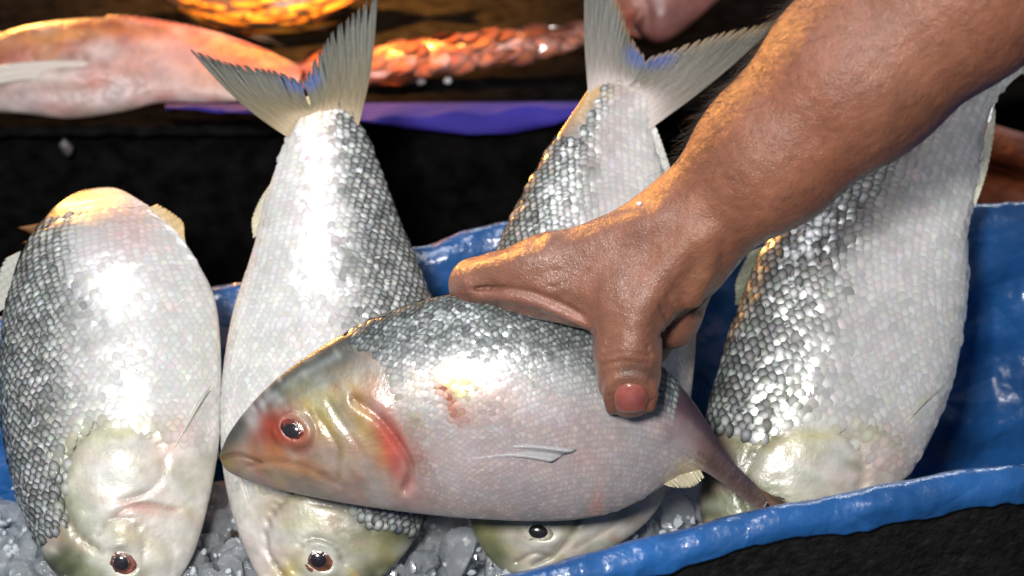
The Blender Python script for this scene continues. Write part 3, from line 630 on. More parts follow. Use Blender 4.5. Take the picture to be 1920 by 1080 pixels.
hf.fin('pectoral_fin', [(880, 830), (884, 852)], [(1078, 832), (1030, 856)], hf.surf(884, 842)[0] - 2, hf.surf(1050, 842)[0] + 7, rays=7, col0=(.42, .36, .36), col1=(.33, .32, .33), nu=60, edge=(.30, .30, .31), sag=(0, -8), th=1.0, amp=.25)
hf.fin('dorsal_fin', [(930, 552), (1010, 562), (1085, 590)], [(970, 545), (1040, 560), (1110, 590)], -5, -8, rays=14, col0=(.3, .3, .3), col1=(.35, .33, .3))
hf.fin('anal_fin', [(1240, 906), (1276, 888), (1312, 880)], [(1256, 912), (1296, 914), (1320, 894)], 0, 6, fray=.35, rays=12, col0=(.42, .34, .17), col1=(.46, .42, .30), edge=(.3, .27, .18), amp=.2)
hf.fin('tail_lobe', [(1418, 912), (1434, 930), (1440, 945)], [(1498, 948), (1482, 954), (1470, 962)], 0, 95, fray=.2, rays=12, col0=(.28, .16, .11), col1=(.12, .08, .06), edge=(.03, .025, .02), th=3)
hf.fin('tail_lobe', [(1426, 925), (1430, 945), (1424, 962)], [(1488, 950), (1478, 985), (1462, 1010)], 0, -95, fray=.2, rays=12, col0=(.26, .15, .1), col1=(.12, .08, .06), edge=(.03, .025, .02), th=3)

# ------------------------------------------------------------------ the hand and forearm (signed distance field -> one continuous skin)
def rc_sdf(p, a, b, ra, rb):
    ba = b - a; l2 = ba @ ba; t = np.clip(((p - a) @ ba) / l2, 0, 1)
    return np.linalg.norm(p - (a + t[:, None] * ba), axis=1) - (ra + (rb - ra) * t)
def smin(a, b, k):
    h = np.clip(.5 + .5 * (b - a) / k, 0, 1); return b + (a - b) * h - k * h * (1 - h)
def cone(x0, y0, D0, r0, x1, y1, D1, r1, k=30):
    return (P(x0, y0, D0), P(x1, y1, D1), r0 * pxm(D0), r1 * pxm(D1), k * pxm(.84))
prims = [
    # forearm
    cone(2080, -290, .78, 222, 1780, -20, .79, 190), cone(1780, -20, .79, 190, 1600, 142, .805, 162), cone(1600, 142, .805, 162, 1450, 284, .82, 131, 60),
    cone(1450, 284, .82, 131, 1285, 436, .838, 96, 60),
    # wrist into the back of the hand
    cone(1285, 436, .838, 96, 1180, 492, .845, 80, 50),
    cone(1250, 452, .842, 82, 1030, 506, .854, 60, 40), cone(1030, 506, .854, 60, 900, 532, .866, 44, 40),
    cone(1180, 505, .842, 74, 985, 528, .856, 50, 44),
    cone(1260, 462, .865, 80, 960, 530, .893, 44, 40), cone(1270, 480, .885, 74, 985, 548, .910, 42, 40), cone(1275, 500, .90, 66, 1010, 566, .922, 38, 40),
    # index finger over the back of the fish and down the far side
    cone(892, 540, .870, 43, 905, 590, .900, 38, 20), cone(905, 590, .900, 37, 935, 690, .915, 34, 12), cone(935, 690, .915, 34, 968, 770, .912, 29, 10),
    cone(960, 534, .893, 42, 975, 600, .918, 38, 16), cone(975, 600, .918, 38, 1005, 710, .928, 35, 12), cone(1005, 710, .928, 35, 1035, 800, .92, 30, 10),
    cone(1000, 552, .91, 40, 1040, 620, .926, 37, 16), cone(1040, 620, .926, 37, 1075, 720, .933, 34, 12), cone(1075, 720, .933, 34, 1100, 800, .925, 29, 10),
    cone(1030, 566, .92, 38, 1110, 640, .93, 34, 16), cone(1110, 640, .93, 34, 1140, 720, .932, 30, 12), cone(1140, 720, .932, 30, 1165, 785, .926, 26, 10),
    # web between index and thumb
    cone(1020, 530, .853, 46, 1150, 556, .840, 62, 50), cone(970, 540, .858, 32, 1120, 580, .843, 40, 30),
    # ball of the thumb, thumb
    cone(1268, 490, .838, 84, 1190, 570, .834, 64, 44), cone(1186, 560, .834, 66, 1176, 655, .834, 58, 30),
    cone(1176, 640, .834, 58, 1177, 668, .834, 60, 16), cone(1177, 668, .834, 58, 1179, 710, .836, 56, 16), cone(1179, 710, .836, 55, 1182, 737, .839, 46, 16),
    # heel of the hand behind the thumb
    cone(1275, 500, .856, 72, 1252, 592, .868, 62, 40), cone(1250, 560, .88, 70, 1215, 640, .892, 46, 30),
    # knuckle
    cone(880, 532, .868, 32, 900, 512, .880, 30, 20), cone(876, 545, .874, 28, 890, 560, .89, 30, 14), cone(930, 506, .866, 34, 880, 524, .872, 30, 24),
]
soft = [  # bony / tendon relief added on top
    cone(1255, 415, .80, 14, 1330, 350, .79, 12, 40),
]
polys = []; fine = []
def sdf0(p):
    d = np.full(len(p), 1e3)
    for a, b, ra, rb, k in prims: d = smin(d, rc_sdf(p, a, b, ra, rb), k)
    return d
def sdf(p):
    d = sdf0(p)
    for pts, r, k, add in polys:
        m = np.where(((p > pts.min(0) - r - 2 * k) & (p < pts.max(0) + r + 2 * k)).all(1))[0]
        if not len(m): continue
        q = p[m]; c = np.full(len(m), 9.0)
        for i in range(len(pts) - 1): c = np.minimum(c, rc_sdf(q, pts[i], pts[i + 1], r, r))
        d[m] = smin(d[m], c, k) if add else -smin(-d[m], c, k)
    return d
def trace(px, py, fn, start=.60):
    px = np.atleast_1d(np.asarray(px, float)); py = np.atleast_1d(np.asarray(py, float))
    D = np.full(px.shape, start)
    for _ in range(80):
        d = fn(P(px, py, D)); D = D + np.clip(d, -.01, .03) * .85 / S
    return P(px, py, D)
def crease(poly, r, k=.0012, lift=.25):
    c = crom(poly, 12); w_ = trace(c[:, 0], c[:, 1], sdf0); w_ = w_ - DV * r * lift
    if r < .00089: fine.append((w_, r)); return
    polys.append((w_, r, k, False))
def ridge(poly, r, sink=.6, k=.004, n=10):
    c = crom(poly, n); w_ = trace(c[:, 0], c[:, 1], sdf0) + DV * r * sink
    polys.append((w_, r, k, True))
# relief: index metacarpal ridge, extensor of the thumb, web roll, thumb joint
ridge([(1200, 430), (1080, 470), (960, 500), (890, 522)], .0050, .66, .006)
ridge([(1240, 410), (1150, 428), (1040, 458)], .0045, .72, .005)
ridge([(1300, 445), (1240, 515), (1200, 585), (1182, 650)], .0050, .70, .006)
ridge([(1330, 440), (1322, 500), (1300, 560)], .004, .8, .005)
ridge([(892, 552), (940, 552), (1000, 562), (1050, 580), (1098, 604)], .0032, .55, .0022)
crease([(895, 541), (950, 541), (1000, 550), (1045, 568), (1090, 592)], .0009, .0022, .15)
crease([(1135, 655), (1170, 645), (1212, 652)], .0008); crease([(1130, 668), (1168, 660), (1218, 664)], .0007); crease([(1140, 640), (1172, 634), (1205, 640)], .0005)
crease([(1132, 683), (1170, 676), (1216, 682)], .0005)
crease([(1325, 560), (1280, 600), (1240, 628)], .0011, .0016)
ridge([(1150, 772), (1141, 745), (1145, 722), (1162, 708), (1184, 704), (1206, 708), (1221, 722), (1224, 745), (1216, 770)], .0024, .62, .0016, 24)
crease([(1100, 505), (1060, 530), (1030, 540)], .0005); crease([(1215, 560), (1245, 585), (1250, 620)], .0006)
crease([(1245, 545), (1262, 570), (1266, 592)], .0005); crease([(1262, 535), (1280, 555), (1284, 580)], .0005); crease([(1228, 555), (1240, 580)], .0004)
for q in range(5):
    crease([(864 + q * 11, 512 - q * 3), (868 + q * 11, 527), (872 + q * 11, 541)], .0007, .0008)
# sparse evaluation, surface nets
h = 0.0009
allp = np.array([p for a in prims for p in (a[0] - max(a[2], a[3]), a[0] + max(a[2], a[3]), a[1] - max(a[2], a[3]), a[1] + max(a[2], a[3]))])
lo = allp.min(0) - .004; hi = allp.max(0) + .004
# the arm leaves the frame at the upper right: end it a little way outside the picture
hi = np.minimum(hi, P(2120, -330, .80) + np.array([0, .2, .2]))
B = 5
nb = np.ceil((hi - lo) / (h * B)).astype(int)
bi = np.stack(np.meshgrid(*[np.arange(n) for n in nb], indexing='ij'), -1).reshape(-1, 3)
bc = lo + (bi + .5) * h * B
dc = sdf0(bc)
act = np.abs(dc) < h * B * 0.87 + .006
n3 = nb * B
G = np.repeat(np.repeat(np.repeat(dc.reshape(nb), B, 0), B, 1), B, 2).astype(np.float32)
loc = np.stack(np.meshgrid(*[np.arange(B)] * 3, indexing='ij'), -1).reshape(-1, 3)
ai = bi[act]
for ch in np.array_split(np.arange(len(ai)), max(1, len(ai) // 3000)):
    idx = (ai[ch][:, None, :] * B + loc[None]).reshape(-1, 3)
    G[idx[:, 0], idx[:, 1], idx[:, 2]] = sdf(lo + idx * h)
def surface_nets(G, lo, h):
    ins = G < 0
    s = np.array(G.shape) - 1
    cnt = np.zeros(s, np.int8)
    for dx in (0, 1):
        for dy in (0, 1):
            for dz in (0, 1): cnt += ins[dx:dx + s[0], dy:dy + s[1], dz:dz + s[2]]
    ci = np.argwhere((cnt > 0) & (cnt < 8))
    vid = np.full(s, -1, np.int32); vid[ci[:, 0], ci[:, 1], ci[:, 2]] = np.arange(len(ci))
    acc = np.zeros((len(ci), 3)); m = np.zeros(len(ci))
    cs = [(a, b, c) for a in (0, 1) for b in (0, 1) for c in (0, 1)]
    for a in cs:
        for ax in range(3):
            if a[ax]: continue
            b = list(a); b[ax] = 1
            ga = G[ci[:, 0] + a[0], ci[:, 1] + a[1], ci[:, 2] + a[2]]; gb = G[ci[:, 0] + b[0], ci[:, 1] + b[1], ci[:, 2] + b[2]]
            x = (ga < 0) != (gb < 0); t = np.where(x, ga / np.where(x, ga - gb, 1), 0)
            pt = np.array(a, float)[None] + t[:, None] * (np.array(b) - np.array(a))[None]
            acc += pt * x[:, None]; m += x
    V = lo + (ci + acc / m[:, None]) * h
    Q = []
    for ax in range(3):
        sl0 = [slice(None)] * 3; sl1 = [slice(None)] * 3; sl0[ax] = slice(0, -1); sl1[ax] = slice(1, None)
        e = np.argwhere(ins[tuple(sl0)] != ins[tuple(sl1)])
        o1, o2 = [k for k in range(3) if k != ax]
        e = e[(e[:, o1] > 0) & (e[:, o2] > 0) & (e[:, o1] < s[o1]) & (e[:, o2] < s[o2])]
        fl = ins[e[:, 0], e[:, 1], e[:, 2]]
        def v(d1, d2):
            q = e.copy(); q[:, o1] -= d1; q[:, o2] -= d2; return vid[q[:, 0], q[:, 1], q[:, 2]]
        q = np.stack([v(1, 1), v(0, 1), v(0, 0), v(1, 0)], 1)
        if ax == 1: fl = ~fl
        q[~fl] = q[~fl][:, ::-1]; Q.append(q)
    Q = np.vstack(Q); return V, Q[(Q >= 0).all(1)]
AV, AQ = surface_nets(G, lo, h)
del G
# surface normals, a Newton step onto the surface, fine relief
AN = np.zeros_like(AV)
qn = np.cross(AV[AQ[:, 2]] - AV[AQ[:, 0]], AV[AQ[:, 3]] - AV[AQ[:, 1]])
for k in range(4): np.add.at(AN, AQ[:, k], qn)
AN /= np.linalg.norm(AN, axis=1)[:, None] + 1e-12
tst = np.arange(0, len(AV), 97)
if (sdf0(AV[tst] + AN[tst] * .002) - sdf0(AV[tst])).mean() < 0: AN = -AN
AV = AV + AN * (.00035 * vnoise(AV, 90, 41) + .00012 * vnoise(AV, 420, 42))[:, None]
for w_, r in fine:
    m = np.where(((AV > w_.min(0) - .004) & (AV < w_.max(0) + .004)).all(1))[0]
    d = np.full(len(m), 9.0)
    for i in range(len(w_) - 1): d = np.minimum(d, rc_sdf(AV[m], w_[i], w_[i + 1], 0, 0))
    AV[m] -= AN[m] * (r * .8 * np.exp(-(d / (.0009 + .4 * r)) ** 2) - r * .25 * np.exp(-((d - .0022) / .0010) ** 2))[:, None]
# colour
apx, apy, aD = to_px(AV)
def near_px(poly, width, face=True, lim=None):
    c = crom(poly, 30); w_ = trace(c[:, 0], c[:, 1], sdf); d = np.full(len(AV), 9.0)
    for p in w_: d = np.minimum(d, np.linalg.norm(AV - p, axis=1))
    return np.exp(-(d / (width * pxm(.84))) ** 2)
AC = np.tile(np.array([.235, .096, .056]), (len(AV), 1))
nz = vnoise(AV, 60, 43); AC *= (1 + .16 * nz)[:, None]
red = np.clip(.5 + .9 * vnoise(AV, 38, 44), 0, 1)[:, None] * .5; AC = AC * (1 - red) + np.array([.28, .098, .056]) * red
def mixc(m, c): 
    global AC
    m = np.clip(m, 0, 1)[:, None]; AC = AC * (1 - m) + np.array(c) * m
mixc(.75 * near_px([(905, 550), (960, 556), (1030, 576), (1088, 598)], 16), (.36, .15, .11))
mixc(.5 * near_px([(860, 525), (865, 545)], 22), (.30, .12, .08))
mixc(.45 * near_px([(1280, 620), (1240, 650)], 30), (.24, .11, .07))
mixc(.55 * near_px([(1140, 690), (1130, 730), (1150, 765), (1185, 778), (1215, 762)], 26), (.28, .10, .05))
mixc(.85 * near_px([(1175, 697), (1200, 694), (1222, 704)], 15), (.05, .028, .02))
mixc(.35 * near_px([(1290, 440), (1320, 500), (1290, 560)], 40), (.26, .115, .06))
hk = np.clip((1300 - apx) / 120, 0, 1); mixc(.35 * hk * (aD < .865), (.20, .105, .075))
AC *= (1 + .10 * np.clip(vnoise(AV, 300, 45), -1, 1))[:, None]
wet = np.clip((1290 - apx) / 260, 0, 1) * (.50 + .35 * np.clip(vnoise(AV, 70, 46), -1, 1)) + .12
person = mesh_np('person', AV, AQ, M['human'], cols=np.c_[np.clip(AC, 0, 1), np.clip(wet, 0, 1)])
tag(person, 'bare brown right forearm and hand gripping the silver fish across its back', 'person')
# thumbnail
def nail():
    n, m = 36, 26; a = np.linspace(-1, 1, n); b = np.linspace(-1, 1, m); A, Bq = np.meshgrid(a, b, indexing='ij')
    # squircle outline
    wv = 1 - .12 * np.clip(-Bq, 0, 1) ** 2; X = 1183 + 31 * A * np.sqrt(np.clip(1 - .45 * Bq**2 * (.6 + .4 * (Bq < 0)), 0, 1)) * wv; Y = 746 + 27 * Bq * np.sqrt(np.clip(1 - .42 * A**2, 0, 1))
    p = trace(X.ravel(), Y.ravel(), sdf)
    # flatten crosswise a little: a nail is stiffer than the flesh
    e = np.maximum(np.abs(A), np.abs(Bq)).ravel()
    p = p - DV * (.0008 * (1 - A.ravel()**2) + .0004 * (1 - .35 * e**4) - .0010 * np.clip((e - .9) / .1, 0, 1))[:, None]
    c = np.tile(np.array([.32, .085, .068]), (n * m, 1)); c = c * (1 + .08 * np.sin(A.ravel() * 34) + .1 * vnoise(np.c_[A.ravel() * 3, Bq.ravel() * 3], 1.5, 5))[:, None]; bq = Bq.ravel(); aq = A.ravel()
    k = np.exp(-((aq + .2) ** 2 + (bq - .05) ** 2) * 2.2)[:, None]; c = c * (1 - .5 * k) + np.array([.46, .14, .115]) * .5 * k
    k = np.clip((bq - .82) / .12, 0, 1)[:, None]; c = c * (1 - k) + np.array([.52, .36, .27]) * k
    k = np.clip((-bq - .8) / .15, 0, 1)[:, None] * .6; c = c * (1 - k) + np.array([.22, .08, .06]) * k
    k = np.clip((e - .72) / .28, 0, 1)[:, None] ** 1.5 * .85; c = c * (1 - k) + np.array([.27, .115, .075]) * k
    o = mesh_np('thumbnail', p, gridfaces(n, m), M['nail'], person, cols=c)
    so = o.modifiers.new('t', 'SOLIDIFY'); so.thickness = .0006
nail()
# hair on the forearm
def hairs(n):
    ax = P(1285, 436, .838) - P(1790, -25, .79); ax /= np.linalg.norm(ax)
    t = (AV - P(1790, -25, .79)) @ ax / np.linalg.norm(P(1285, 436, .838) - P(1790, -25, .79))
    facing = -(AN @ DV)
    side = AN @ (np.cross(ax, DV))
    up = side if (P(1350, 200, .82) - P(1450, 286, .82)) @ np.cross(ax, DV) > 0 else -side
    wgt = np.clip((.98 - t) * 4, 0, 1) * (t > -.6) * (facing > -.35) * (.30 + 1.6 * np.clip(up, 0, 1) ** 3)
    r = np.random.default_rng(5); idx = r.choice(len(AV), n, p=wgt / wgt.sum())
    o = AV[idx]; N_ = AN[idx]; L = r.uniform(.004, .010, n) * (.7 + .6 * np.clip(up[idx], 0, 1))
    d = ax[None] * r.uniform(.5, 1.0, n)[:, None] + N_ * r.uniform(.15, .55, n)[:, None] + r.normal(0, .28, (n, 3)); d /= np.linalg.norm(d, axis=1)[:, None]
    sgm = 5; V = []; F = []
    e1 = np.cross(d, N_); e1 /= np.linalg.norm(e1, axis=1)[:, None] + 1e-9; e2 = np.cross(d, e1)
    curl = r.normal(0, .35, (n, 1)) * e1 - .3 * N_ * r.uniform(.2, 1, (n, 1))
    for q in range(sgm):
        s_ = q / (sgm - 1); c = o - N_ * .0003 + d * (L * s_)[:, None] + curl * (L * s_ * s_)[:, None]; rr = .00006 * (1 - .75 * s_)
        for k in range(3):
            V.append(c + rr * (math.cos(k * 2.094) * e1 + math.sin(k * 2.094) * e2))
    V = np.stack(V, 1)
    f = []
    for q in range(sgm - 1):
        for k in range(3): f.append([q * 3 + k, q * 3 + (k + 1) % 3, (q + 1) * 3 + (k + 1) % 3, (q + 1) * 3 + k])
    F = (np.array(f)[None] + (np.arange(n) * sgm * 3)[:, None, None]).reshape(-1, 4)
    ho = mesh_np('arm_hair', V.reshape(-1, 3), F, M['hair'], person); ho['kind'] = 'stuff'
hairs(4200)

# ------------------------------------------------------------------ ice
def rock(r, n=1, flat=.75):
    t = (1 + 5 ** .5) / 2
    import bmesh
    bm = bmesh.new(); bmesh.ops.create_icosphere(bm, subdivisions=n, radius=1)
    V = np.array([v.co[:] for v in bm.verts]); F = np.array([[v.index for v in f.verts] for f in bm.faces]); bm.free()
    # chip with random planes
    for _ in range(9):
        d = r.normal(size=3); d /= np.linalg.norm(d); c = r.uniform(.45, .8); k = V @ d; V = V - np.clip(k - c, 0, None)[:, None] * d
    V *= r.uniform(.75, 1.25, 3) * np.array([1, 1, flat]); return V, F
r_ = np.random.default_rng(17)
def ice_z(px, D=None): return None
ICE_Z = 0.7 - .572 * S
# bed sheet
inner = ring(-.05, ICE_Z - .012); inner[:, 2] -= .07 * np.clip((inner[:, 0] - .12) / .06, 0, 1)
bedV = [inner]; cm = inner.mean(0)
for q in np.linspace(.97, .0, 40):
    rr_ = cm + (inner - cm) * q; rr_[:, 2] += -.07 * np.clip((rr_[:, 0] - .12) / .06, 0, 1) + .008 * vnoise(rr_[:, :2], 45, 51) + .004 * vnoise(rr_[:, :2], 140, 52); bedV.append(rr_)
bed = mesh_np('ice_bed', np.vstack(bedV), gridfaces(len(bedV), NR, wrap_v=True), M['slush'])
ice = bed; tag(ice, 'grey packed ice and meltwater filling the bottom of the tub', 'ice', kind='stuff')
allV, allF, nb_ = [], [], 0
for _ in range(300):
    px = r_.uniform(-60, 1350); py = r_.uniform(930, 1130)
    b = .4695 + (py - 540) * K * .883
    D = (0.7 - ICE_Z) / S / b
    p = P(px, py, D); s_ = r_.uniform(.004, .011)
    V, F = rock(r_, 2); rot = np.linalg.qr(r_.normal(size=(3, 3)))[0]
    V = V @ rot.T * s_ + p + np.array([0, 0, r_.uniform(-.006, .002)]); allV.append(V); allF.append(F + nb_); nb_ += len(V)
cr = mesh_np('crushed_ice', np.vstack(allV), np.vstack(allF), M['ice'], smooth=False)
tag(cr, 'small wet crushed ice bits strewn between the fish heads', 'ice', kind='stuff')
allV, allF, nb_ = [], [], 0
for _ in range(420):
    px = r_.uniform(-60, 1330); py = r_.uniform(930, 1120); b = .4695 + (py - 540) * K * .883
    p = P(px, py, (0.7 - ICE_Z) / S / b); V, F = rock(r_, 1); rot = np.linalg.qr(r_.normal(size=(3, 3)))[0]
    V = V @ rot.T * r_.uniform(.0010, .0032) + p + np.array([0, 0, r_.uniform(.002, .008)]); allV.append(V); allF.append(F + nb_); nb_ += len(V)
ch_ = mesh_np('ice_chips', np.vstack(allV), np.vstack(allF), mat('ice_chip', (.80, .86, .92), .08, trans=.35, ior=1.31, coat=.6), smooth=False)  # white chips added to brighten the ice and give glints
tag(ch_, 'tiny white ice chips added for glints over the crushed ice', 'ice', kind='stuff')
chunks = [(405, 985, .014, 'rounded ice chunk between the leftmost fish and the second fish'), (440, 1045, .016, 'wet ice chunk against the second fish\'s pale belly'),
          (350, 1068, .016, 'ice chunk beside the red eye of the leftmost fish'), (300, 1075, .013, 'ice lump under the snout of the leftmost fish'), (25, 1045, .016, 'ice chunk in the bottom left corner'), (70, 1070, .012, 'small ice chunk below the dark back of the leftmost fish'),
          (815, 1000, .015, 'clear ice chunk beside the second fish\'s dark green back'), (850, 1045, .016, 'largest clear ice chunk between the two middle fish heads'), (790, 1060, .013, 'ice chunk at the bottom edge right of the second fish\'s eye'),
          (930, 1068, .013, 'low ice chunk in front of the third fish\'s snout'), (1265, 975, .013, 'ice chunk below the held fish\'s tail fin'), (1215, 1000, .011, 'ice chunk beside the blue rim under the held fish'), (395, 925, .010, 'small ice chunk high between the two left fish')]
for px, py, s_, lb in chunks:
    b = .4695 + (py - 540) * K * .883; D = (0.7 - ICE_Z) / S / b; p = P(px, py, D)
    V, F = rock(r_, 3, .8); rot = np.linalg.qr(r_.normal(size=(3, 3)))[0]
    o = mesh_np('ice_chunk', V @ rot.T * s_ , F, M['ice'], smooth=False); o.location = tuple(float(q) for q in p - np.array([0, 0, .002]))
    tag(o, lb, 'ice', 'ice chunks in the tub')
# a fleck of ice on the wrist
p = trace(1199, 382, sdf)[0]
V, F = rock(r_, 2); fl = mesh_np('ice_fleck', V * .0016, F, mat('white_ice', (.85, .88, .9), .3)); fl.location = tuple(float(q) for q in p)
tag(fl, 'tiny white fleck of ice stuck on the wrist', 'ice')

# ------------------------------------------------------------------ behind: black tray with its own fish
fr = crom([(-500, 262), (0, 243), (300, 240), (520, 240), (800, 224), (1100, 204), (1500, 190), (2100, 180)], 160)
frw = P(fr[:, 0], fr[:, 1], np.full(160, 1.20))
zt = float(frw[:, 2].mean()); TZ = zt - .006
def strip(name, rows, m): return mesh_np(name, np.vstack(rows), gridfaces(len(rows), len(rows[0])), m)
def sh(r, dy, z=None, dz=0):
    q = r.copy(); q[:, 1] += dy; q[:, 2] = z if z is not None else q[:, 2] + dz; return q
wob = .0012 * vnoise(fr, .05, 61)
rows = [sh(frw, .9, TZ), sh(frw, .5, TZ), sh(frw, .2, TZ), sh(frw, .03, TZ), sh(frw, .016, TZ)]
for a in np.linspace(math.pi * .85, -math.pi * .45, 9):
    q = frw.copy(); q[:, 1] += -.008 * math.cos(a - math.pi) * -1 * -1; q[:, 1] = frw[:, 1] - .008 * math.cos(math.pi - a) ; q[:, 2] = frw[:, 2] - .006 + .008 * math.sin(a) + wob; rows.append(q)
rows += [sh(frw, .0, None, -.03), sh(frw, .004, None, -.1), sh(frw, .02, .02)]
tray = strip('fish_tray', rows, M['tray'])
tag(tray, 'wide black fish tray with a rounded front rim behind the tub', 'tray')
# its indigo liner hanging over the front
px_ = np.linspace(310, 1115, 180)
top = np.interp(px_, fr[:, 0], fr[:, 1])
lowy = np.interp(px_, [250, 300, 420, 530, 600, 660, 760, 880, 960, 1040, 1090, 1115], [198, 202, 208, 212, 216, 222, 240, 252, 250, 234, 212, 200])
topy = np.interp(px_, [250, 1115], [196, 190])
def at_tray(px, py, dz=0.0):
    b = .4695 - (540 - py) * K * .883; D = (0.7 - (TZ + dz)) / S / b; return P(px, py, D)
back = at_tray(px_, topy, .006)
rimy = np.minimum(top, lowy)
rr = [back]
for q in (.4, .8, 1.0):
    y = topy + (np.minimum(top - 8, lowy) - topy) * q; D = (1 - q) * to_px(back)[2] + q * 1.19; p = P(px_, y, D); p[:, 2] += .0012 * np.sin(px_ * .05 + q * 3); rr.append(p)
for q in (.3, .65, 1.0):
    y = np.minimum(top - 8, lowy) + (lowy - np.minimum(top - 8, lowy)) * q; p = P(px_, y, 1.188 - .004 * np.sin(px_ * .03) * q); rr.append(p)
sw = strip('plastic_liner', rr, M['purple']); so = sw.modifiers.new('t', 'SOLIDIFY'); so.thickness = .0008
tag(sw, 'dark indigo plastic sheet sagging over the rim of the black tray', 'plastic sheet')
# drip under the tray rim
V, F = rock(r_, 2); dr = mesh_np('water_drip', V * np.array([.005, .004, .009]), F, mat('drip', (.12, .11, .11), .3)); dr.location = tuple(float(q) for q in P(125, 278, 1.195))
tag(dr, 'grey wet drip hanging below the black tray rim', 'drip')

# red fish on the tray
RS = HS
rb = Fish('red_fish', [(-210, 150), (-120, 105), (-40, 78), (60, 48), (190, 35), (300, 44), (400, 60), (480, 86), (530, 108), (570, 128)],
          [(-210, 160), (-140, 195), (-60, 205), (40, 212), (130, 221), (230, 208), (300, 192), (400, 192), (480, 184), (560, 158)], 1.155, 0, 0.12, thick=.42, NT=150, NA=64, q_v=.5)
rb.base_color(HS, [(.50, .42, .40), (.50, .36, .33), (.48, .22, .18), (.42, .12, .08), (.36, .045, .022), (.26, .025, .014), (.14, .02, .014)], seed=71)
rb.groove([(10, 158), (60, 142), (110, 132), (165, 128)], 7, 14); rb.dome(110, 165, 130, 16, -6, 8); rb.speckle(-60, 560, 40, 215, 120, [(.50, .06, .03), (.62, .20, .08), (.60, .46, .42), (.40, .10, .08), (.66, .34, .12)], 8, 40, 8, .5, 7)
rb.blob(95, 138, 75, 8, -8, (.16, .15, .12), .8); rb.blob(70, 160, 90, 16, -4, (.72, .66, .60), .8); rb.blob(190, 168, 26, 24, -30, (.66, .22, .16), .7)
rb.blob(120, 195, 110, 14, 0, (.60, .50, .50), .7); rb.blob(120, 82, 130, 14, -6, (.74, .30, .08), .85); rb.blob(320, 120, 60, 50, 0, (.68, .44, .40), .6); rb.blob(200, 110, 40, 22, -10, (.72, .60, .55), .6)  # orange band along the back: lamp highlights painted into the colour
rb.blob(440, 105, 70, 24, 22, (.45, .07, .04), .7)
rb.build_body(M['red_skin'])
rb.fin('pectoral_fin', [(178, 132), (176, 158)], [(-30, 146), (-20, 182)], rb.surf(176, 145)[0] - 3, rb.surf(30, 165)[0] + 8, rays=9, col0=(.62, .50, .44), col1=(.60, .54, .48), nu=60, edge=(.3, .2, .16), sag=(0, -6)); tag(rb.root, 'blurred pinkish red fish lying on the black tray at the upper left', 'fish')
rb.eye(-120, 140, 16, 14)
rb.fin('tail_fin', [(560, 125), (575, 140), (560, 160)], [(640, 95), (620, 140), (640, 190)], 0, -10, fray=.1, rays=14, col0=(.5, .14, .1), col1=(.45, .16, .1))
rb.fin('dorsal_fin', [(180, 40), (300, 48), (420, 70)], [(200, 20), (330, 34), (440, 66)], -5, -16, fray=.2, rays=16, col0=(.4, .07, .04), col1=(.3, .06, .04))
# scaly fish at the top, lamp glints painted as long orange scales
def backfish(name, dors, vent, D, ky, cols, label, scale, rim, cen, seed, thick=.5, t0=.02, t1=.97, lift=.1, width=1.0, length=1.0, keepf=1.0):
    f = Fish(name, dors, vent, D, 0, ky, thick=thick, NT=110, NA=56, q_v=.5)
    f.base_color(HS, cols, seed=seed); f.build_body(M['skin_fish'])
    f.build_scales(M['gold'], scale, t0, t1, hfn(HS, rim), hfn(HS, cen), seed=seed, lift=lift, jit=.14, width=width, length=length, inh=(-9, -8), dim=.6, rel0=-2, edge_fn=lambda t, h: np.random.default_rng(seed).uniform(0, 1, len(t)) < keepf)
    tag(f.root, label, 'fish'); return f
DKB = [(.05, .03, .02)] * 7
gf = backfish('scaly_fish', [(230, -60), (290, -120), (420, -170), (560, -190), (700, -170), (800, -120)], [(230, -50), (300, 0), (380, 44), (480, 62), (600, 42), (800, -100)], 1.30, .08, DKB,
         'dark fish with lamp glints painted as long orange scales at the top edge above the raised tail', 24, [(.04, .012, .004)] * 7, [(.95, .42, .05)] * 7, 81, thick=.35, length=3.2, width=.5, keepf=.4)
gf.fin('tail_fin', [(795, -125), (800, -112), (798, -98)], [(900, -170), (880, -115), (900, -70)], 0, -6, rays=12, col0=(.1, .05, .03), col1=(.1, .05, .03))
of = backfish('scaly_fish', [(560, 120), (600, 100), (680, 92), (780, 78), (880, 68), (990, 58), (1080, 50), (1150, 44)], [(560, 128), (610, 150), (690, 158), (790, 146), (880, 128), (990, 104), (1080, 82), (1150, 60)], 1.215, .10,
         [(.16, .05, .03)] * 7, 'slender rust-coloured scaly fish lying on the black tray between the raised tails', 26, [(.08, .025, .015)] * 7, [(.40, .11, .045)] * 7, 83, thick=.4, length=1.5, keepf=.5)
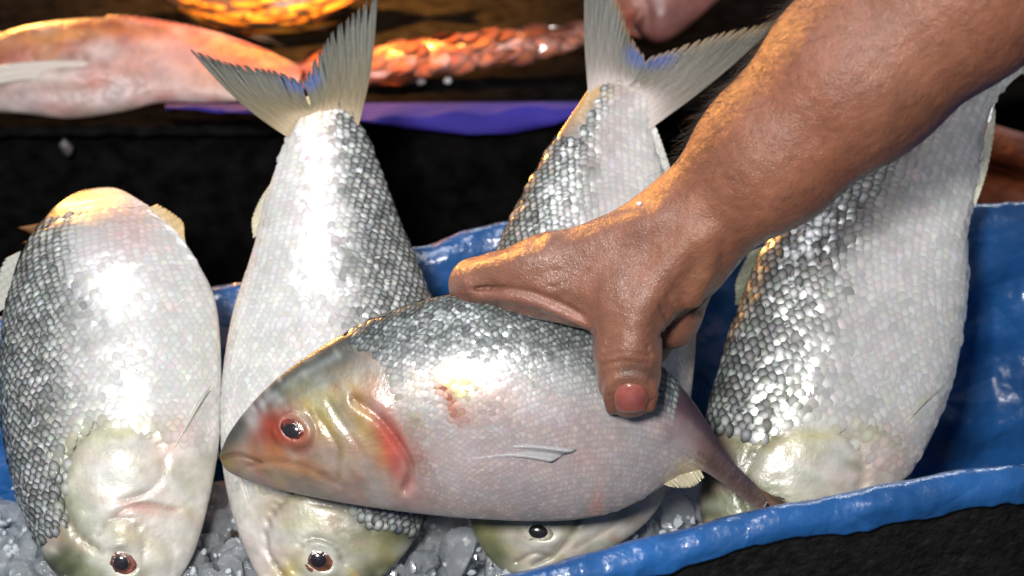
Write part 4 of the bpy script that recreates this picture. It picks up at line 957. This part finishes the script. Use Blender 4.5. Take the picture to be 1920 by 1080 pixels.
of.fin('tail_fin', [(1140, 45), (1150, 52), (1145, 60)], [(1200, 10), (1190, 45), (1205, 70)], 0, -6, rays=12, col0=(.3, .08, .05), col1=(.3, .08, .05))
pf = Fish('red_fish', [(1105, -120), (1150, -160), (1250, -170), (1330, -120), (1400, -60)], [(1110, -110), (1150, 10), (1200, 62), (1262, 70), (1400, -50)], 1.29, 0, .08, thick=.45, NT=90, NA=48, q_v=.5)
pf.base_color(HS, [(.34, .14, .12), (.36, .15, .12), (.34, .12, .10), (.3, .1, .08), (.2, .05, .04), (.15, .04, .03), (.1, .03, .02)], seed=91)
pf.blob(1180, 40, 26, 30, 0, (.55, .22, .14), .7); pf.blob(1250, 40, 40, 30, 0, (.24, .10, .10), .7); pf.groove([(1170, -20), (1205, 20), (1215, 60)], 7, 8)
pf.build_body(M['red_skin']); tag(pf.root, 'reddish brown fish half hidden behind the forked tail beside the arm', 'fish')
pf.eye(1190, -40, 16, 14)
for i, (px, py, s_, lb) in enumerate([(790, 146, .0032, 'tiny white bead of ice on the dark tray, left of two'), (838, 143, .0034, 'small wet white bead of ice on the tray, right of two')]):
    V, F = rock(r_, 2); o = mesh_np('ice_fleck', V * s_, F, bpy.data.materials['white_ice']); o.location = tuple(float(q) for q in at_tray(px, py + 8, .003)); tag(o, lb, 'ice')

# rust-brown clay pot to the right, behind the blue rim
def lathe(prof, c, m, name, n=64):
    a = np.arange(n) / n * 2 * np.pi; V = np.array([[c[0] + r * math.cos(t), c[1] + r * math.sin(t), c[2] + z] for r, z in prof for t in a])
    return mesh_np(name, V, gridfaces(len(prof), n, wrap_v=True), m)
pc = P(2030, 300, 1.27); hz = float(pc[2])
pot = lathe([(.0, .002 - hz), (.09, .002 - hz), (.125, -.15), (.135, -.05), (.13, -.02), (.12, .02), (.116, .03), (.122, .036), (.126, .046), (.122, .055), (.112, .056), (.106, .045), (.108, .0), (.118, -.06), (.08, -.2), (0, -.21)], pc, M['rust'], 'clay_pot')
tag(pot, 'rust-brown clay pot behind the blue rim at the right edge', 'pot')
